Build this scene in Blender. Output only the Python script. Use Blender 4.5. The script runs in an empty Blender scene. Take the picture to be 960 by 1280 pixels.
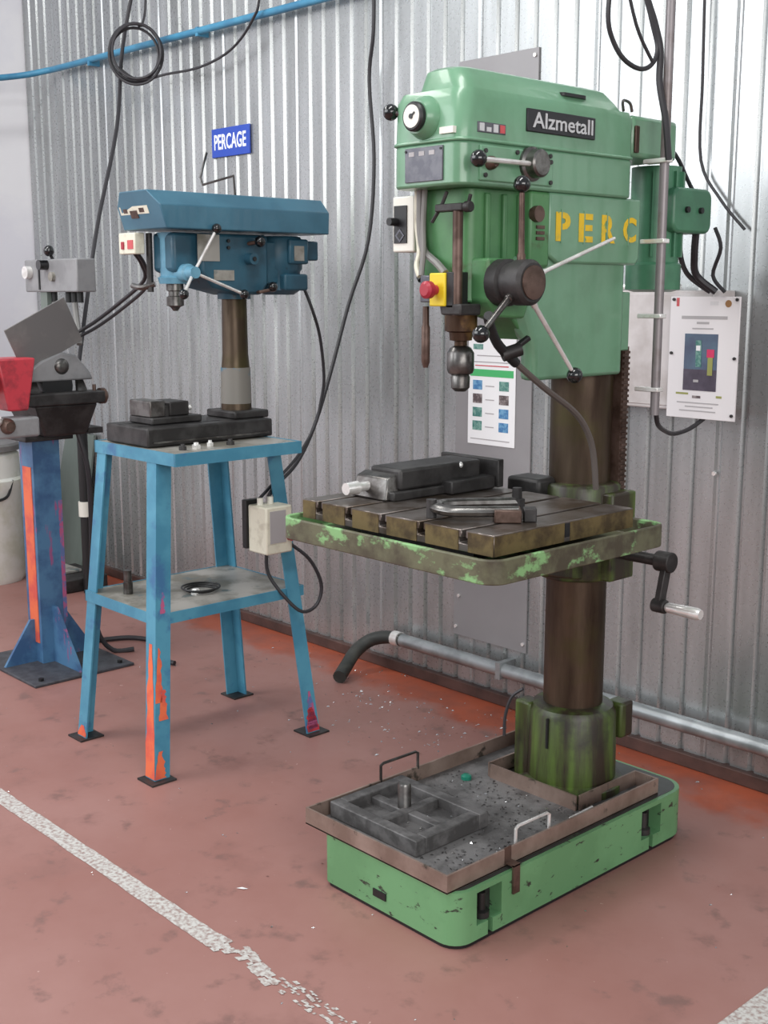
import bpy, math, random
from mathutils import Vector, Matrix

random.seed(7)
sc = bpy.context.scene
COL = sc.collection

# ------------------------------------------------------------------ camera
FPX, HOR, CAMH = 1500.0, 275.0, 1.6
pitch = math.atan(HOR / FPX)
yaw = math.radians(42.8)
fh = Vector((-math.cos(yaw), math.sin(yaw), 0))
fw = fh * math.cos(pitch) - Vector((0, 0, 1)) * math.sin(pitch)
rt = fw.cross(Vector((0, 0, 1))).normalized()
cu = rt.cross(fw)
cam_d = bpy.data.cameras.new('camera')
cam = bpy.data.objects.new('camera', cam_d)
COL.objects.link(cam)
cam_d.sensor_fit = 'VERTICAL'
cam_d.sensor_height = 36
cam_d.lens = 36 * FPX / 1280
m = Matrix((rt, cu, -fw)).transposed().to_4x4()
m.translation = (0, 0, CAMH)
cam.matrix_world = m
cam_d.clip_end = 60
sc.camera = cam

# ------------------------------------------------------------------ light
w = bpy.data.worlds.new('workshop_air')
sc.world = w
w.use_nodes = True
bg = w.node_tree.nodes['Background']
bg.inputs[0].default_value = (0.80, 0.85, 0.90, 1)
bg.inputs[1].default_value = 0.58


def area(name, loc, target, sx, sy, power, color=(1, 1, 1)):
    l = bpy.data.lights.new(name, 'AREA')
    l.shape = 'RECTANGLE'
    l.size, l.size_y = sx, sy
    l.energy = power
    l.color = color
    o = bpy.data.objects.new(name, l)
    COL.objects.link(o)
    o.location = loc
    o.rotation_euler = (Vector(target) - Vector(loc)).to_track_quat('-Z', 'Y').to_euler()
    return o


# workshop windows (left of and behind the camera) and ceiling lamps
area('window_light_west', (-5.2, -3.2, 3.6), (-3.2, 3.0, 1.3), 6.0, 3.0, 250, (0.96, 0.98, 1.0))
area('window_light_east', (4.8, -1.4, 2.9), (-3.0, 1.2, 1.6), 6.0, 2.6, 290, (1.0, 0.98, 0.95))
for i, (lx, ly) in enumerate(((-4.6, 0.9), (-1.6, 0.9))):
    area('ceiling_lamp_light_%d' % i, (lx, ly, 4.2), (lx, ly + 0.3, 0), 0.5, 2.4, 62, (1.0, 0.99, 0.96))

sc.view_settings.view_transform = 'Standard'
sc.view_settings.look = 'None'
sc.view_settings.gamma = 1
sc.view_settings.use_curve_mapping = False
sc.view_settings.exposure = 0.0


# ------------------------------------------------------------------ materials
def lin(c):
    out = []
    for v in c[:3]:
        v = v / 255.0
        out.append(v / 12.92 if v <= 0.04045 else ((v + 0.055) / 1.055) ** 2.4)
    return tuple(out) + (1.0,)


MATS = {}


def mat(name, base, rough=0.5, metal=0.0, second=None, amount=0.5, scale=8.0, stretch=(1, 1, 1), sharp=0.08,
        third=None, amount3=0.62, scale3=20.0, sharp3=0.03, bump=0.0, bscale=60.0, coat=0.0, rough2=None, stretch3=(1, 1, 1)):
    """Procedural paint or metal: a base colour, a noise-masked second colour and chips of a third."""
    if name in MATS:
        return MATS[name]
    M = bpy.data.materials.new(name)
    M.use_nodes = True
    nt = M.node_tree
    N, L = nt.nodes, nt.links
    b = N['Principled BSDF']
    b.inputs['Roughness'].default_value = rough
    b.inputs['Metallic'].default_value = metal
    if coat:
        b.inputs['Coat Weight'].default_value = coat
    tc = N.new('ShaderNodeTexCoord')

    def mask(sc_, st, amt, sh, seed, detail=5):
        mp = N.new('ShaderNodeMapping')
        mp.inputs['Scale'].default_value = st
        mp.inputs['Location'].default_value = (seed, seed * 1.7, seed * 0.3)
        L.new(tc.outputs['Object'], mp.inputs[0])
        nz = N.new('ShaderNodeTexNoise')
        nz.inputs['Scale'].default_value = sc_
        nz.inputs['Detail'].default_value = detail
        nz.inputs['Roughness'].default_value = 0.6
        L.new(mp.outputs[0], nz.inputs['Vector'])
        mr = N.new('ShaderNodeMapRange')
        mr.inputs['From Min'].default_value = amt - sh
        mr.inputs['From Max'].default_value = amt + sh
        L.new(nz.outputs['Fac'], mr.inputs['Value'])
        return mr.outputs[0]

    col = None
    if second is not None:
        f = mask(scale, stretch, amount, sharp, 1.3)
        mx = N.new('ShaderNodeMix')
        mx.data_type = 'RGBA'
        mx.inputs[6].default_value = lin(base)
        mx.inputs[7].default_value = lin(second)
        L.new(f, mx.inputs[0])
        col = mx.outputs[2]
        if rough2 is not None:
            mr = N.new('ShaderNodeMix')
            mr.inputs[2].default_value = rough
            mr.inputs[3].default_value = rough2
            L.new(f, mr.inputs[0])
            L.new(mr.outputs[0], b.inputs['Roughness'])
    if third is not None:
        f3 = mask(scale3, stretch3, amount3, sharp3, 5.1)
        mx = N.new('ShaderNodeMix')
        mx.data_type = 'RGBA'
        if col is None:
            mx.inputs[6].default_value = lin(base)
        else:
            L.new(col, mx.inputs[6])
        mx.inputs[7].default_value = lin(third)
        L.new(f3, mx.inputs[0])
        col = mx.outputs[2]
    if col is None:
        b.inputs['Base Color'].default_value = lin(base)
    else:
        L.new(col, b.inputs['Base Color'])
    if bump:
        nz = N.new('ShaderNodeTexNoise')
        nz.inputs['Scale'].default_value = bscale
        nz.inputs['Detail'].default_value = 4
        L.new(tc.outputs['Object'], nz.inputs['Vector'])
        bp = N.new('ShaderNodeBump')
        bp.inputs['Strength'].default_value = bump
        bp.inputs['Distance'].default_value = 0.004
        L.new(nz.outputs['Fac'], bp.inputs['Height'])
        L.new(bp.outputs[0], b.inputs['Normal'])
    MATS[name] = M
    return M


GREEN = mat('green_machine_paint', (106, 150, 120), 0.30, second=(97, 139, 109), amount=0.55, scale=5, coat=0.25, bump=0.05, bscale=30)
GREEN_WORN = mat('green_paint_chipped', (108, 158, 112), 0.42, second=(98, 146, 102), amount=0.5, scale=4,
                 third=(52, 56, 48), amount3=0.635, scale3=20, sharp3=0.02, stretch3=(1, 1, 2.2), bump=0.08)
GREEN_OILY = mat('green_paint_oily', (82, 104, 44), 0.4, second=(50, 42, 32), amount=0.45, scale=9, stretch=(2.2, 2.2, 0.25), sharp=0.12,
                 third=(36, 34, 28), amount3=0.6, scale3=7, sharp3=0.08, bump=0.1)
GREEN_TRAY = mat('green_tray_grimy', (98, 98, 76), 0.55, second=(70, 64, 50), amount=0.5, scale=14, sharp=0.1,
                 third=(128, 172, 116), amount3=0.56, scale3=9, sharp3=0.03, stretch3=(1, 1, 1.6), bump=0.15)
GREEN_DARK = mat('green_paint_deep_casting', (74, 124, 80), 0.42, second=(84, 136, 88), amount=0.5, scale=6,
                 third=(70, 64, 40), amount3=0.64, scale3=9, sharp3=0.06, bump=0.06)  # deeper, more saturated green of the spindle housing casting
MOTORG = mat('motor_green', (74, 128, 98), 0.38, second=(64, 112, 86), amount=0.5, scale=7)
COLSTEEL = mat('oily_column_steel', (92, 78, 64), 0.32, metal=0.65, second=(54, 40, 30), amount=0.5, scale=6, stretch=(2.5, 2.5, 0.35), sharp=0.16,
               third=(74, 68, 40), amount3=0.58, scale3=5, sharp3=0.1, rough2=0.5)
CAST = mat('dark_cast_iron', (66, 64, 64), 0.5, metal=0.4, second=(46, 44, 44), amount=0.5, scale=12, bump=0.12)
CASTB = mat('cast_iron_dusty', (108, 106, 106), 0.55, metal=0.2, second=(78, 76, 76), amount=0.5, scale=18, bump=0.2)
TABLEM = mat('milled_table_iron', (128, 120, 116), 0.36, metal=0.75, second=(92, 80, 70), amount=0.52, scale=10, bump=0.06)
TABLEF = mat('rusty_table_edge', (112, 96, 62), 0.6, metal=0.3, second=(74, 60, 40), amount=0.5, scale=16, sharp=0.1, bump=0.15)
DRIP = mat('stained_tray_steel', (158, 138, 128), 0.5, metal=0.35, second=(128, 108, 98), amount=0.5, scale=7, sharp=0.12,
           third=(78, 70, 62), amount3=0.62, scale3=12, bump=0.08)
DRIPIN = mat('swarf_dusted_tray_floor', (128, 126, 126), 0.55, metal=0.15, second=(92, 90, 90), amount=0.5, scale=11, sharp=0.1,
             third=(122, 122, 122), amount3=0.66, scale3=60, sharp3=0.04, bump=0.3, bscale=120)
STEEL = mat('bright_steel', (240, 238, 236), 0.25, metal=0.5, second=(216, 212, 208), amount=0.55, scale=20)
STEELD = mat('grey_tool_steel', (120, 118, 116), 0.32, metal=0.85, second=(84, 80, 78), amount=0.5, scale=15)
RUSTY = mat('brown_oiled_steel', (104, 84, 76), 0.45, metal=0.5, second=(74, 56, 48), amount=0.5, scale=14)
BRASS = mat('tarnished_brass_collar', (126, 96, 56), 0.45, metal=0.6, second=(72, 52, 38), amount=0.48, scale=12)
BLACK = mat('black_bakelite', (16, 16, 18), 0.12, coat=0.5)
BLACKM = mat('black_plastic', (26, 26, 28), 0.45)
RUBBER = mat('black_cable_rubber', (44, 42, 46), 0.5)
HOSE = mat('dark_rubber_hose', (46, 48, 46), 0.55, second=(66, 66, 62), amount=0.55, scale=14)
GREYCON = mat('grey_conduit', (134, 128, 130), 0.4, metal=0.35, second=(112, 102, 100), amount=0.55, scale=9)
GREYFLEX = mat('grey_flexible_conduit', (128, 126, 124), 0.5)
WHITEP = mat('white_plastic', (226, 224, 214), 0.4)
CREAM = mat('cream_switch_plastic', (222, 218, 200), 0.4, second=(196, 190, 172), amount=0.6, scale=20)
WHITEB = mat('white_board', (226, 222, 224), 0.35)
YELLOW = mat('stencil_yellow', (228, 188, 40), 0.5, second=(206, 178, 60), amount=0.55, scale=30, third=(120, 150, 90), amount3=0.66, scale3=35)
YELLOWP = mat('yellow_plastic', (224, 196, 40), 0.4)
RED = mat('red_button', (160, 40, 56), 0.4)
REDG = mat('red_guard_paint', (196, 62, 74), 0.4, second=(150, 52, 62), amount=0.55, scale=14)
PLATE = mat('grey_etched_plate', (98, 98, 104), 0.35, metal=0.5, second=(84, 84, 92), amount=0.5, scale=40)
NAMEP = mat('black_name_plate', (38, 38, 42), 0.35, metal=0.3)
SILVER = mat('silver_lettering', (196, 194, 196), 0.3, metal=0.7)
BLUEP = mat('blue_press_paint', (64, 112, 134), 0.38, second=(56, 102, 124), amount=0.5, scale=6, coat=0.15, bump=0.04)
BLUED = mat('blue_press_casting', (46, 90, 110), 0.42, second=(40, 76, 94), amount=0.52, scale=8, third=(40, 46, 50), amount3=0.68, scale3=14, bump=0.06)
BLUEL = mat('light_blue_quill_paint', (104, 156, 180), 0.35, second=(84, 134, 158), amount=0.5, scale=9)
STANDB = mat('stand_blue_paint', (80, 146, 172), 0.42, second=(66, 130, 158), amount=0.5, scale=6,
             third=(60, 108, 150), amount3=0.64, scale3=8, sharp3=0.05, bump=0.05)
ORANGE = mat('orange_primer', (226, 110, 72), 0.5, second=(206, 84, 74), amount=0.55, scale=10)
PINKP = mat('pink_worn_primer', (176, 88, 128), 0.5, second=(92, 110, 160), amount=0.5, scale=22, sharp=0.05)
PEDBL = mat('pedestal_blue_paint', (78, 120, 156), 0.45, second=(58, 92, 132), amount=0.5, scale=7,
            third=(150, 84, 128), amount3=0.615, scale3=10, sharp3=0.03, stretch3=(2, 2, 0.5), bump=0.06)
SHELF = mat('worn_shelf_steel', (172, 168, 162), 0.45, metal=0.25, second=(124, 120, 110), amount=0.5, scale=6, third=(96, 110, 112), amount3=0.62, scale3=9)
SIGNB = mat('sign_blue', (36, 74, 178), 0.4)
SIGNW = mat('sign_white', (236, 240, 250), 0.5)
PAPER = mat('white_paper', (236, 236, 238), 0.6)
PGREEN = mat('print_green', (70, 176, 106), 0.6)
PTEAL = mat('print_teal', (60, 118, 112), 0.6, second=(120, 160, 150), amount=0.5, scale=60)
PBLUE = mat('print_blue', (62, 116, 168), 0.6, second=(110, 160, 196), amount=0.5, scale=60)
PDARK = mat('print_dark', (86, 74, 76), 0.6, second=(150, 140, 140), amount=0.55, scale=60)
PGREY = mat('print_grey_text', (172, 168, 170), 0.6)
PPINK = mat('print_pink', (204, 50, 96), 0.6)
PPHOTO = mat('print_photo_blue', (84, 108, 128), 0.5, second=(66, 66, 96), amount=0.5, scale=9, sharp=0.2)
PPHOTOD = mat('print_photo_dark', (58, 48, 64), 0.5, second=(84, 76, 92), amount=0.5, scale=25, sharp=0.2)
POLIVE = mat('print_olive', (148, 150, 84), 0.6)
PRED = mat('print_red', (196, 86, 90), 0.6)
GALVPIPE = mat('galvanised_pipe', (168, 172, 174), 0.4, metal=0.6, second=(140, 144, 146), amount=0.5, scale=9, bump=0.05)
PIPEBLUE = mat('blue_air_pipe', (70, 142, 176), 0.4, second=(60, 124, 160), amount=0.5, scale=5)
WALLW = mat('white_wall_paint', (238, 238, 242), 0.6, second=(228, 228, 236), amount=0.5, scale=1.5, bump=0.04)
GREYSHEET = mat('flat_grey_sheet', (150, 148, 150), 0.45, metal=0.2, second=(138, 136, 138), amount=0.5, scale=2.5, sharp=0.2)
CABG = mat('pale_cabinet_paint', (206, 200, 200), 0.45, second=(184, 176, 174), amount=0.5, scale=5,
           third=(150, 96, 66), amount3=0.72, scale3=12, sharp3=0.05)
BOXG = mat('grey_control_box', (142, 142, 144), 0.45, second=(126, 126, 128), amount=0.5, scale=9)
GUARD = mat('grey_guard_sheet', (128, 126, 124), 0.5, metal=0.1, second=(112, 110, 110), amount=0.5, scale=6)
FELT = mat('dark_floor_plate', (72, 74, 80), 0.6, second=(58, 58, 64), amount=0.5, scale=20, bump=0.1)
DUSTYW = mat('stained_white_plastic', (222, 222, 216), 0.5, second=(206, 206, 192), amount=0.5, scale=6, third=(192, 178, 70), amount3=0.68, scale3=5)
RAIL = mat('rusty_base_rail', (92, 66, 60), 0.6, second=(64, 46, 42), amount=0.5, scale=7, sharp=0.12, bump=0.2)
CHIP = mat('bright_swarf', (214, 214, 216), 0.25, metal=0.9)
CHIPD = mat('dark_swarf', (90, 88, 88), 0.4, metal=0.7)
TEALC = mat('teal_cap_plastic', (24, 122, 100), 0.4)
GREENPANEL = mat('grey_green_panel', (112, 122, 116), 0.45, second=(100, 110, 104), amount=0.5, scale=4, stretch=(3, 3, 0.4), sharp=0.2)


def galv_material():
    M = bpy.data.materials.new('galvanised_cladding')
    M.use_nodes = True
    nt = M.node_tree
    N, L = nt.nodes, nt.links
    b = N['Principled BSDF']
    b.inputs['Metallic'].default_value = 0.70
    tc = N.new('ShaderNodeTexCoord')
    geo = N.new('ShaderNodeNewGeometry')
    mp = N.new('ShaderNodeMapping')
    mp.inputs['Scale'].default_value = (9, 9, 0.7)
    L.new(geo.outputs['Position'], mp.inputs[0])
    n1 = N.new('ShaderNodeTexNoise')
    n1.inputs['Scale'].default_value = 2.0
    n1.inputs['Detail'].default_value = 4
    L.new(mp.outputs[0], n1.inputs['Vector'])
    n2 = N.new('ShaderNodeTexNoise')
    n2.inputs['Scale'].default_value = 70
    n2.inputs['Detail'].default_value = 3
    L.new(geo.outputs['Position'], n2.inputs['Vector'])
    add = N.new('ShaderNodeMath')
    add.operation = 'MULTIPLY_ADD'
    add.inputs[1].default_value = 0.14
    L.new(n2.outputs['Fac'], add.inputs[0])
    L.new(n1.outputs['Fac'], add.inputs[2])
    cr = N.new('ShaderNodeValToRGB')
    cr.color_ramp.elements[0].position = 0.36
    cr.color_ramp.elements[0].color = lin((156, 159, 159))
    cr.color_ramp.elements[1].position = 0.74
    cr.color_ramp.elements[1].color = lin((182, 185, 186))
    L.new(add.outputs[0], cr.inputs[0])
    L.new(cr.outputs[0], b.inputs['Base Color'])
    mr = N.new('ShaderNodeMapRange')
    mr.inputs['To Min'].default_value = 0.25
    mr.inputs['To Max'].default_value = 0.31
    L.new(n2.outputs['Fac'], mr.inputs['Value'])
    L.new(mr.outputs[0], b.inputs['Roughness'])
    return M


def floor_material():
    M = bpy.data.materials.new('red_painted_concrete')
    M.use_nodes = True
    nt = M.node_tree
    N, L = nt.nodes, nt.links
    b = N['Principled BSDF']
    b.inputs['Roughness'].default_value = 0.5
    tc = N.new('ShaderNodeTexCoord')

    def noise(s, d=5, r=0.6):
        n = N.new('ShaderNodeTexNoise')
        n.inputs['Scale'].default_value = s
        n.inputs['Detail'].default_value = d
        n.inputs['Roughness'].default_value = r
        L.new(tc.outputs['Object'], n.inputs['Vector'])
        return n.outputs['Fac']

    def rng(v, a, c):
        r = N.new('ShaderNodeMapRange')
        r.inputs['From Min'].default_value = a
        r.inputs['From Max'].default_value = c
        L.new(v, r.inputs['Value'])
        return r.outputs[0]

    def mix(f, a, c):
        mx = N.new('ShaderNodeMix')
        mx.data_type = 'RGBA'
        L.new(f, mx.inputs[0])
        for s, v in ((6, a), (7, c)):
            if isinstance(v, tuple):
                mx.inputs[s].default_value = lin(v)
            else:
                L.new(v, mx.inputs[s])
        return mx.outputs[2]

    c = mix(rng(noise(1.3), 0.35, 0.65), (148, 103, 95), (160, 118, 111))
    c = mix(rng(noise(4.5), 0.55, 0.75), c, (138, 98, 91))
    c = mix(rng(noise(9, 6), 0.58, 0.70), c, (126, 94, 88))
    c = mix(rng(noise(38, 3), 0.72, 0.76), c, (196, 168, 160))
    # cleaner orange paint along the foot of the wall, its edge worn away unevenly
    sep = N.new('ShaderNodeSeparateXYZ')
    L.new(tc.outputs['Object'], sep.inputs[0])
    ma = N.new('ShaderNodeMath')
    ma.operation = 'MULTIPLY_ADD'
    ma.inputs[1].default_value = 0.42
    L.new(noise(3.5, 6), ma.inputs[0])
    L.new(sep.outputs['Y'], ma.inputs[2])
    o = mix(rng(noise(6), 0.4, 0.7), (168, 84, 58), (138, 76, 62))
    c = mix(rng(ma.outputs[0], 3.35, 3.45), c, o)
    L.new(c, b.inputs['Base Color'])
    nb = noise(25, 6)
    bp = N.new('ShaderNodeBump')
    bp.inputs['Strength'].default_value = 0.12
    bp.inputs['Distance'].default_value = 0.004
    L.new(nb, bp.inputs['Height'])
    L.new(bp.outputs[0], b.inputs['Normal'])
    L.new(rng(noise(5), 0.0, 1.0), b.inputs['Roughness'])
    mr = N.new('ShaderNodeMapRange')
    mr.inputs['To Min'].default_value = 0.38
    mr.inputs['To Max'].default_value = 0.62
    L.new(noise(5), mr.inputs['Value'])
    L.new(mr.outputs[0], b.inputs['Roughness'])
    return M


def line_material():
    M = bpy.data.materials.new('worn_white_floor_paint')
    M.use_nodes = True
    nt = M.node_tree
    N, L = nt.nodes, nt.links
    b = N['Principled BSDF']
    b.inputs['Roughness'].default_value = 0.6
    tc = N.new('ShaderNodeTexCoord')
    n = N.new('ShaderNodeTexNoise')
    n.inputs['Scale'].default_value = 90
    n.inputs['Detail'].default_value = 6
    L.new(tc.outputs['Object'], n.inputs['Vector'])
    cr = N.new('ShaderNodeValToRGB')
    cr.color_ramp.elements[0].position = 0.32
    cr.color_ramp.elements[0].color = lin((150, 126, 120))
    cr.color_ramp.elements[1].position = 0.58
    cr.color_ramp.elements[1].color = lin((200, 198, 194))
    L.new(n.outputs['Fac'], cr.inputs[0])
    L.new(cr.outputs[0], b.inputs['Base Color'])
    return M


# ------------------------------------------------------------------ mesh builder
class MB:
    def __init__(s):
        s.v, s.f = [], []

    def add(s, vs, fs):
        k = len(s.v)
        s.v += [tuple(p) for p in vs]
        s.f += [tuple(i + k for i in f) for f in fs]
        return s

    def box(s, x0, x1, y0, y1, z0, z1):
        vs = [(x0, y0, z0), (x1, y0, z0), (x1, y1, z0), (x0, y1, z0), (x0, y0, z1), (x1, y0, z1), (x1, y1, z1), (x0, y1, z1)]
        return s.add(vs, [(3, 2, 1, 0), (4, 5, 6, 7), (0, 1, 5, 4), (1, 2, 6, 5), (2, 3, 7, 6), (3, 0, 4, 7)])

    def hexa(s, bot, top):
        return s.add(list(bot) + list(top), [(3, 2, 1, 0), (4, 5, 6, 7), (0, 1, 5, 4), (1, 2, 6, 5), (2, 3, 7, 6), (3, 0, 4, 7)])

    def loft(s, rings, cap=True):
        n = len(rings[0])
        vs = [p for r in rings for p in r]
        fs = []
        for k in range(len(rings) - 1):
            for i in range(n):
                j = (i + 1) % n
                fs.append((k * n + i, k * n + j, (k + 1) * n + j, (k + 1) * n + i))
        if cap:
            fs.append(tuple(reversed(range(n))))
            fs.append(tuple((len(rings) - 1) * n + i for i in range(n)))
        return s.add(vs, fs)

    def prism(s, poly, z0, z1, plane='xy'):
        """polygon (counter-clockwise) extruded; plane 'xy' along z, 'yz' along x."""
        if plane == 'xy':
            return s.loft([[(a, b, z0) for a, b in poly], [(a, b, z1) for a, b in poly]])
        if plane == 'yz':
            return s.loft([[(z0, a, b) for a, b in poly], [(z1, a, b) for a, b in poly]])
        return s.loft([[(a, z1, b) for a, b in poly], [(a, z0, b) for a, b in poly]])

    def _frame(s, d):
        d = Vector(d).normalized()
        a = Vector((0, 0, 1)) if abs(d.z) < 0.9 else Vector((1, 0, 0))
        u = a.cross(d).normalized()
        return d, u, d.cross(u)

    def cyl(s, p0, p1, r0, r1=None, n=20):
        return s.lathe(p0, p1, [(0, r0), (1, r0 if r1 is None else r1)], n)

    def lathe(s, p0, p1, prof, n=20):
        """profile of (t along p0-p1, radius)."""
        p0, p1 = Vector(p0), Vector(p1)
        d, u, w_ = s._frame(p1 - p0)
        rings = []
        for t, r in prof:
            c = p0.lerp(p1, t)
            rings.append([tuple(c + (u * math.cos(2 * math.pi * i / n) + w_ * math.sin(2 * math.pi * i / n)) * r) for i in range(n)])
        return s.loft(rings)

    def sphere(s, c, r, n=14):
        c = Vector(c)
        prof = [(0.5 - 0.5 * math.cos(math.pi * k / 9), max(r * math.sin(math.pi * k / 9), r * 0.02)) for k in range(10)]
        return s.lathe(c - Vector((0, 0, r)), c + Vector((0, 0, r)), prof, n)

    def tube(s, pts, r, n=8, smooth=5, closed=False):
        P = [Vector(p) for p in pts]
        if smooth:
            Q = []
            m_ = len(P)
            rngk = range(m_ if closed else m_ - 1)
            for k in rngk:
                a = P[(k - 1) % m_] if (closed or k > 0) else P[k]
                b, c = P[k], P[(k + 1) % m_]
                d = P[(k + 2) % m_] if (closed or k + 2 < m_) else c
                for q in range(smooth):
                    t = q / smooth
                    Q.append(0.5 * ((2 * b) + (c - a) * t + (2 * a - 5 * b + 4 * c - d) * t * t + (3 * b - a - 3 * c + d) * t ** 3))
            if not closed:
                Q.append(P[-1])
            P = Q
        u = None
        rings = []
        m_ = len(P)
        for k in range(m_):
            if closed:
                d = (P[(k + 1) % m_] - P[k - 1]).normalized()
            else:
                d = (P[min(k + 1, m_ - 1)] - P[max(k - 1, 0)]).normalized()
            if u is None:
                _, u, _ = s._frame(d)
            u = (u - d * u.dot(d)).normalized()
            w_ = d.cross(u)
            rr_ = r[k * (len(r) - 1) // (m_ - 1)] if isinstance(r, (list, tuple)) else r
            rings.append([tuple(P[k] + (u * math.cos(2 * math.pi * i / n) + w_ * math.sin(2 * math.pi * i / n)) * rr_) for i in range(n)])
        if closed:
            rings.append(rings[0])
            return s.loft(rings, cap=False)
        return s.loft(rings)

    def bar(s, p0, p1, wd, th, side):
        """square bar from p0 to p1; side is the direction of its width."""
        p0, p1 = Vector(p0), Vector(p1)
        d = (p1 - p0).normalized()
        a = Vector(side)
        a = (a - d * a.dot(d)).normalized() * (wd / 2)
        b = d.cross(a).normalized() * (th / 2)
        return s.hexa([p0 - a - b, p0 + a - b, p0 + a + b, p0 - a + b], [p1 - a - b, p1 + a - b, p1 + a + b, p1 - a + b])

    def rot(s, c, axis, deg):
        R = Matrix.Rotation(math.radians(deg), 3, axis)
        c = Vector(c)
        s.v = [tuple(R @ (Vector(p) - c) + c) for p in s.v]
        return s

    def make(s, name, material, org=(0, 0, 0), parent=None, bevel=0.0, seg=2, smooth=38, place=False):
        me = bpy.data.meshes.new(name)
        o = Vector(org)
        me.from_pydata([tuple(Vector(p) - o) for p in s.v], [], s.f)
        me.validate()
        me.update()
        import bmesh
        bm = bmesh.new()
        bm.from_mesh(me)
        bmesh.ops.recalc_face_normals(bm, faces=bm.faces)
        bm.to_mesh(me)
        bm.free()
        if smooth:
            for p in me.polygons:
                p.use_smooth = True
            me.set_sharp_from_angle(angle=math.radians(smooth))
        me.materials.append(material)
        ob = bpy.data.objects.new(name, me)
        COL.objects.link(ob)
        if parent is not None:
            ob.parent = parent
        elif place:
            ob.location = o
        if bevel:
            bv = ob.modifiers.new('edge', 'BEVEL')
            bv.width = bevel
            bv.segments = seg
            bv.limit_method = 'ANGLE'
            bv.angle_limit = math.radians(40)
            bv.harden_normals = False
        return ob


def tag(o, label, cat, group=None):
    o['label'] = label
    o['category'] = cat
    if group:
        o['group'] = group
    return o


class Thing:
    def __init__(s, name, label, cat, loc, group=None):
        s.o = bpy.data.objects.new(name, None)
        s.o.empty_display_size = 0.1
        COL.objects.link(s.o)
        s.loc = Vector(loc)
        s.o.location = loc
        tag(s.o, label, cat, group)

    def part(s, mb, name, material, parent=None, bevel=0.0, label=None, **k):
        ob = mb.make(name, material, s.loc, parent or s.o, bevel, **k)
        if label:
            ob['label'] = label
        return ob


def single(mb, name, material, org, label, cat, group=None, bevel=0.0, **k):
    ob = mb.make(name, material, org, None, bevel, place=True, **k)
    return tag(ob, label, cat, group)


def struct(mb, name, material, **k):
    ob = mb.make(name, material, **k)
    ob['kind'] = 'structure'
    return ob


def text(mb, string, org, right, up, width, height, depth=0.001, shear=0.0, bold=0.0):
    """lettering as thin solid letters in the plane (right, up), fitted to width x height."""
    cu_ = bpy.data.curves.new('lettering', 'FONT')
    cu_.body = string
    cu_.size = 1
    cu_.extrude = 0.5
    cu_.resolution_u = 3
    cu_.offset = bold
    cu_.shear = shear
    ob = bpy.data.objects.new('lettering', cu_)
    COL.objects.link(ob)
    dg = bpy.context.evaluated_depsgraph_get()
    dg.update()
    me = ob.evaluated_get(dg).to_mesh()
    vs = [v.co.copy() for v in me.vertices]
    fs = [tuple(p.vertices) for p in me.polygons]
    ob.evaluated_get(dg).to_mesh_clear()
    bpy.data.objects.remove(ob)
    bpy.data.curves.remove(cu_)
    x0, x1 = min(v.x for v in vs), max(v.x for v in vs)
    y0, y1 = min(v.y for v in vs), max(v.y for v in vs)
    R, U = Vector(right).normalized(), Vector(up).normalized()
    Nn = R.cross(U)
    O = Vector(org)
    mb.add([O + R * ((v.x - x0) / (x1 - x0) * width) + U * ((v.y - y0) / (y1 - y0) * height) + Nn * (v.z + 0.5) * depth for v in vs], fs)
    return mb


def rrect(x0, x1, y0, y1, r, n=5, notches=()):
    """rounded rectangle outline (ccw) with optional notches cut into the x1 side."""
    rs = r if isinstance(r, (tuple, list)) else (r,) * 4
    pts = []
    for (cx, cy, a0, q) in ((x0, y0, 180, 0), (x1, y0, 270, 1), (x1, y1, 0, 2), (x0, y1, 90, 3)):
        rr_ = rs[q]
        ox = cx + (rr_ if cx == x0 else -rr_)
        oy = cy + (rr_ if cy == y0 else -rr_)
        if rr_ < 1e-5:
            pts.append((cx, cy))
        else:
            for k in range(n + 1):
                a = math.radians(a0 + 90 * k / n)
                pts.append((ox + rr_ * math.cos(a), oy + rr_ * math.sin(a)))
        if q == 1:
            for (ya, yb, d) in notches:
                pts += [(x1, ya), (x1 - d, ya), (x1 - d, yb), (x1, yb)]
    return pts


# ================================================================== SETTING
WY = 3.415
fl = MB().box(-8.5, 5.5, -7.0, 3.60, -0.08, 0.0)
struct(fl, 'floor', floor_material(), smooth=0)

GALV = galv_material()
wall = struct(MB().box(-6.80, 0.9, WY + 0.032, WY + 0.09, 0.0, 3.5), 'wall_back', GREYSHEET, smooth=0)
PITCH = 0.0893


def plank_mesh(depth, name):
    x = [0, 0.006, 0.006, 0.0635, 0.0735, 0.0825, PITCH]
    prof = [(0.0, 0.0), (0.0635, 0.0), (0.0735, depth), (0.0805, depth), (PITCH, 0.0), (PITCH, 0.030), (0.0, 0.030)]
    mb = MB()
    mb.loft([[(a, WY + b, 0.045) for a, b in prof], [(a, WY + b, 3.4) for a, b in prof]])
    return mb.make(name, GALV, parent=wall, smooth=20)


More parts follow.
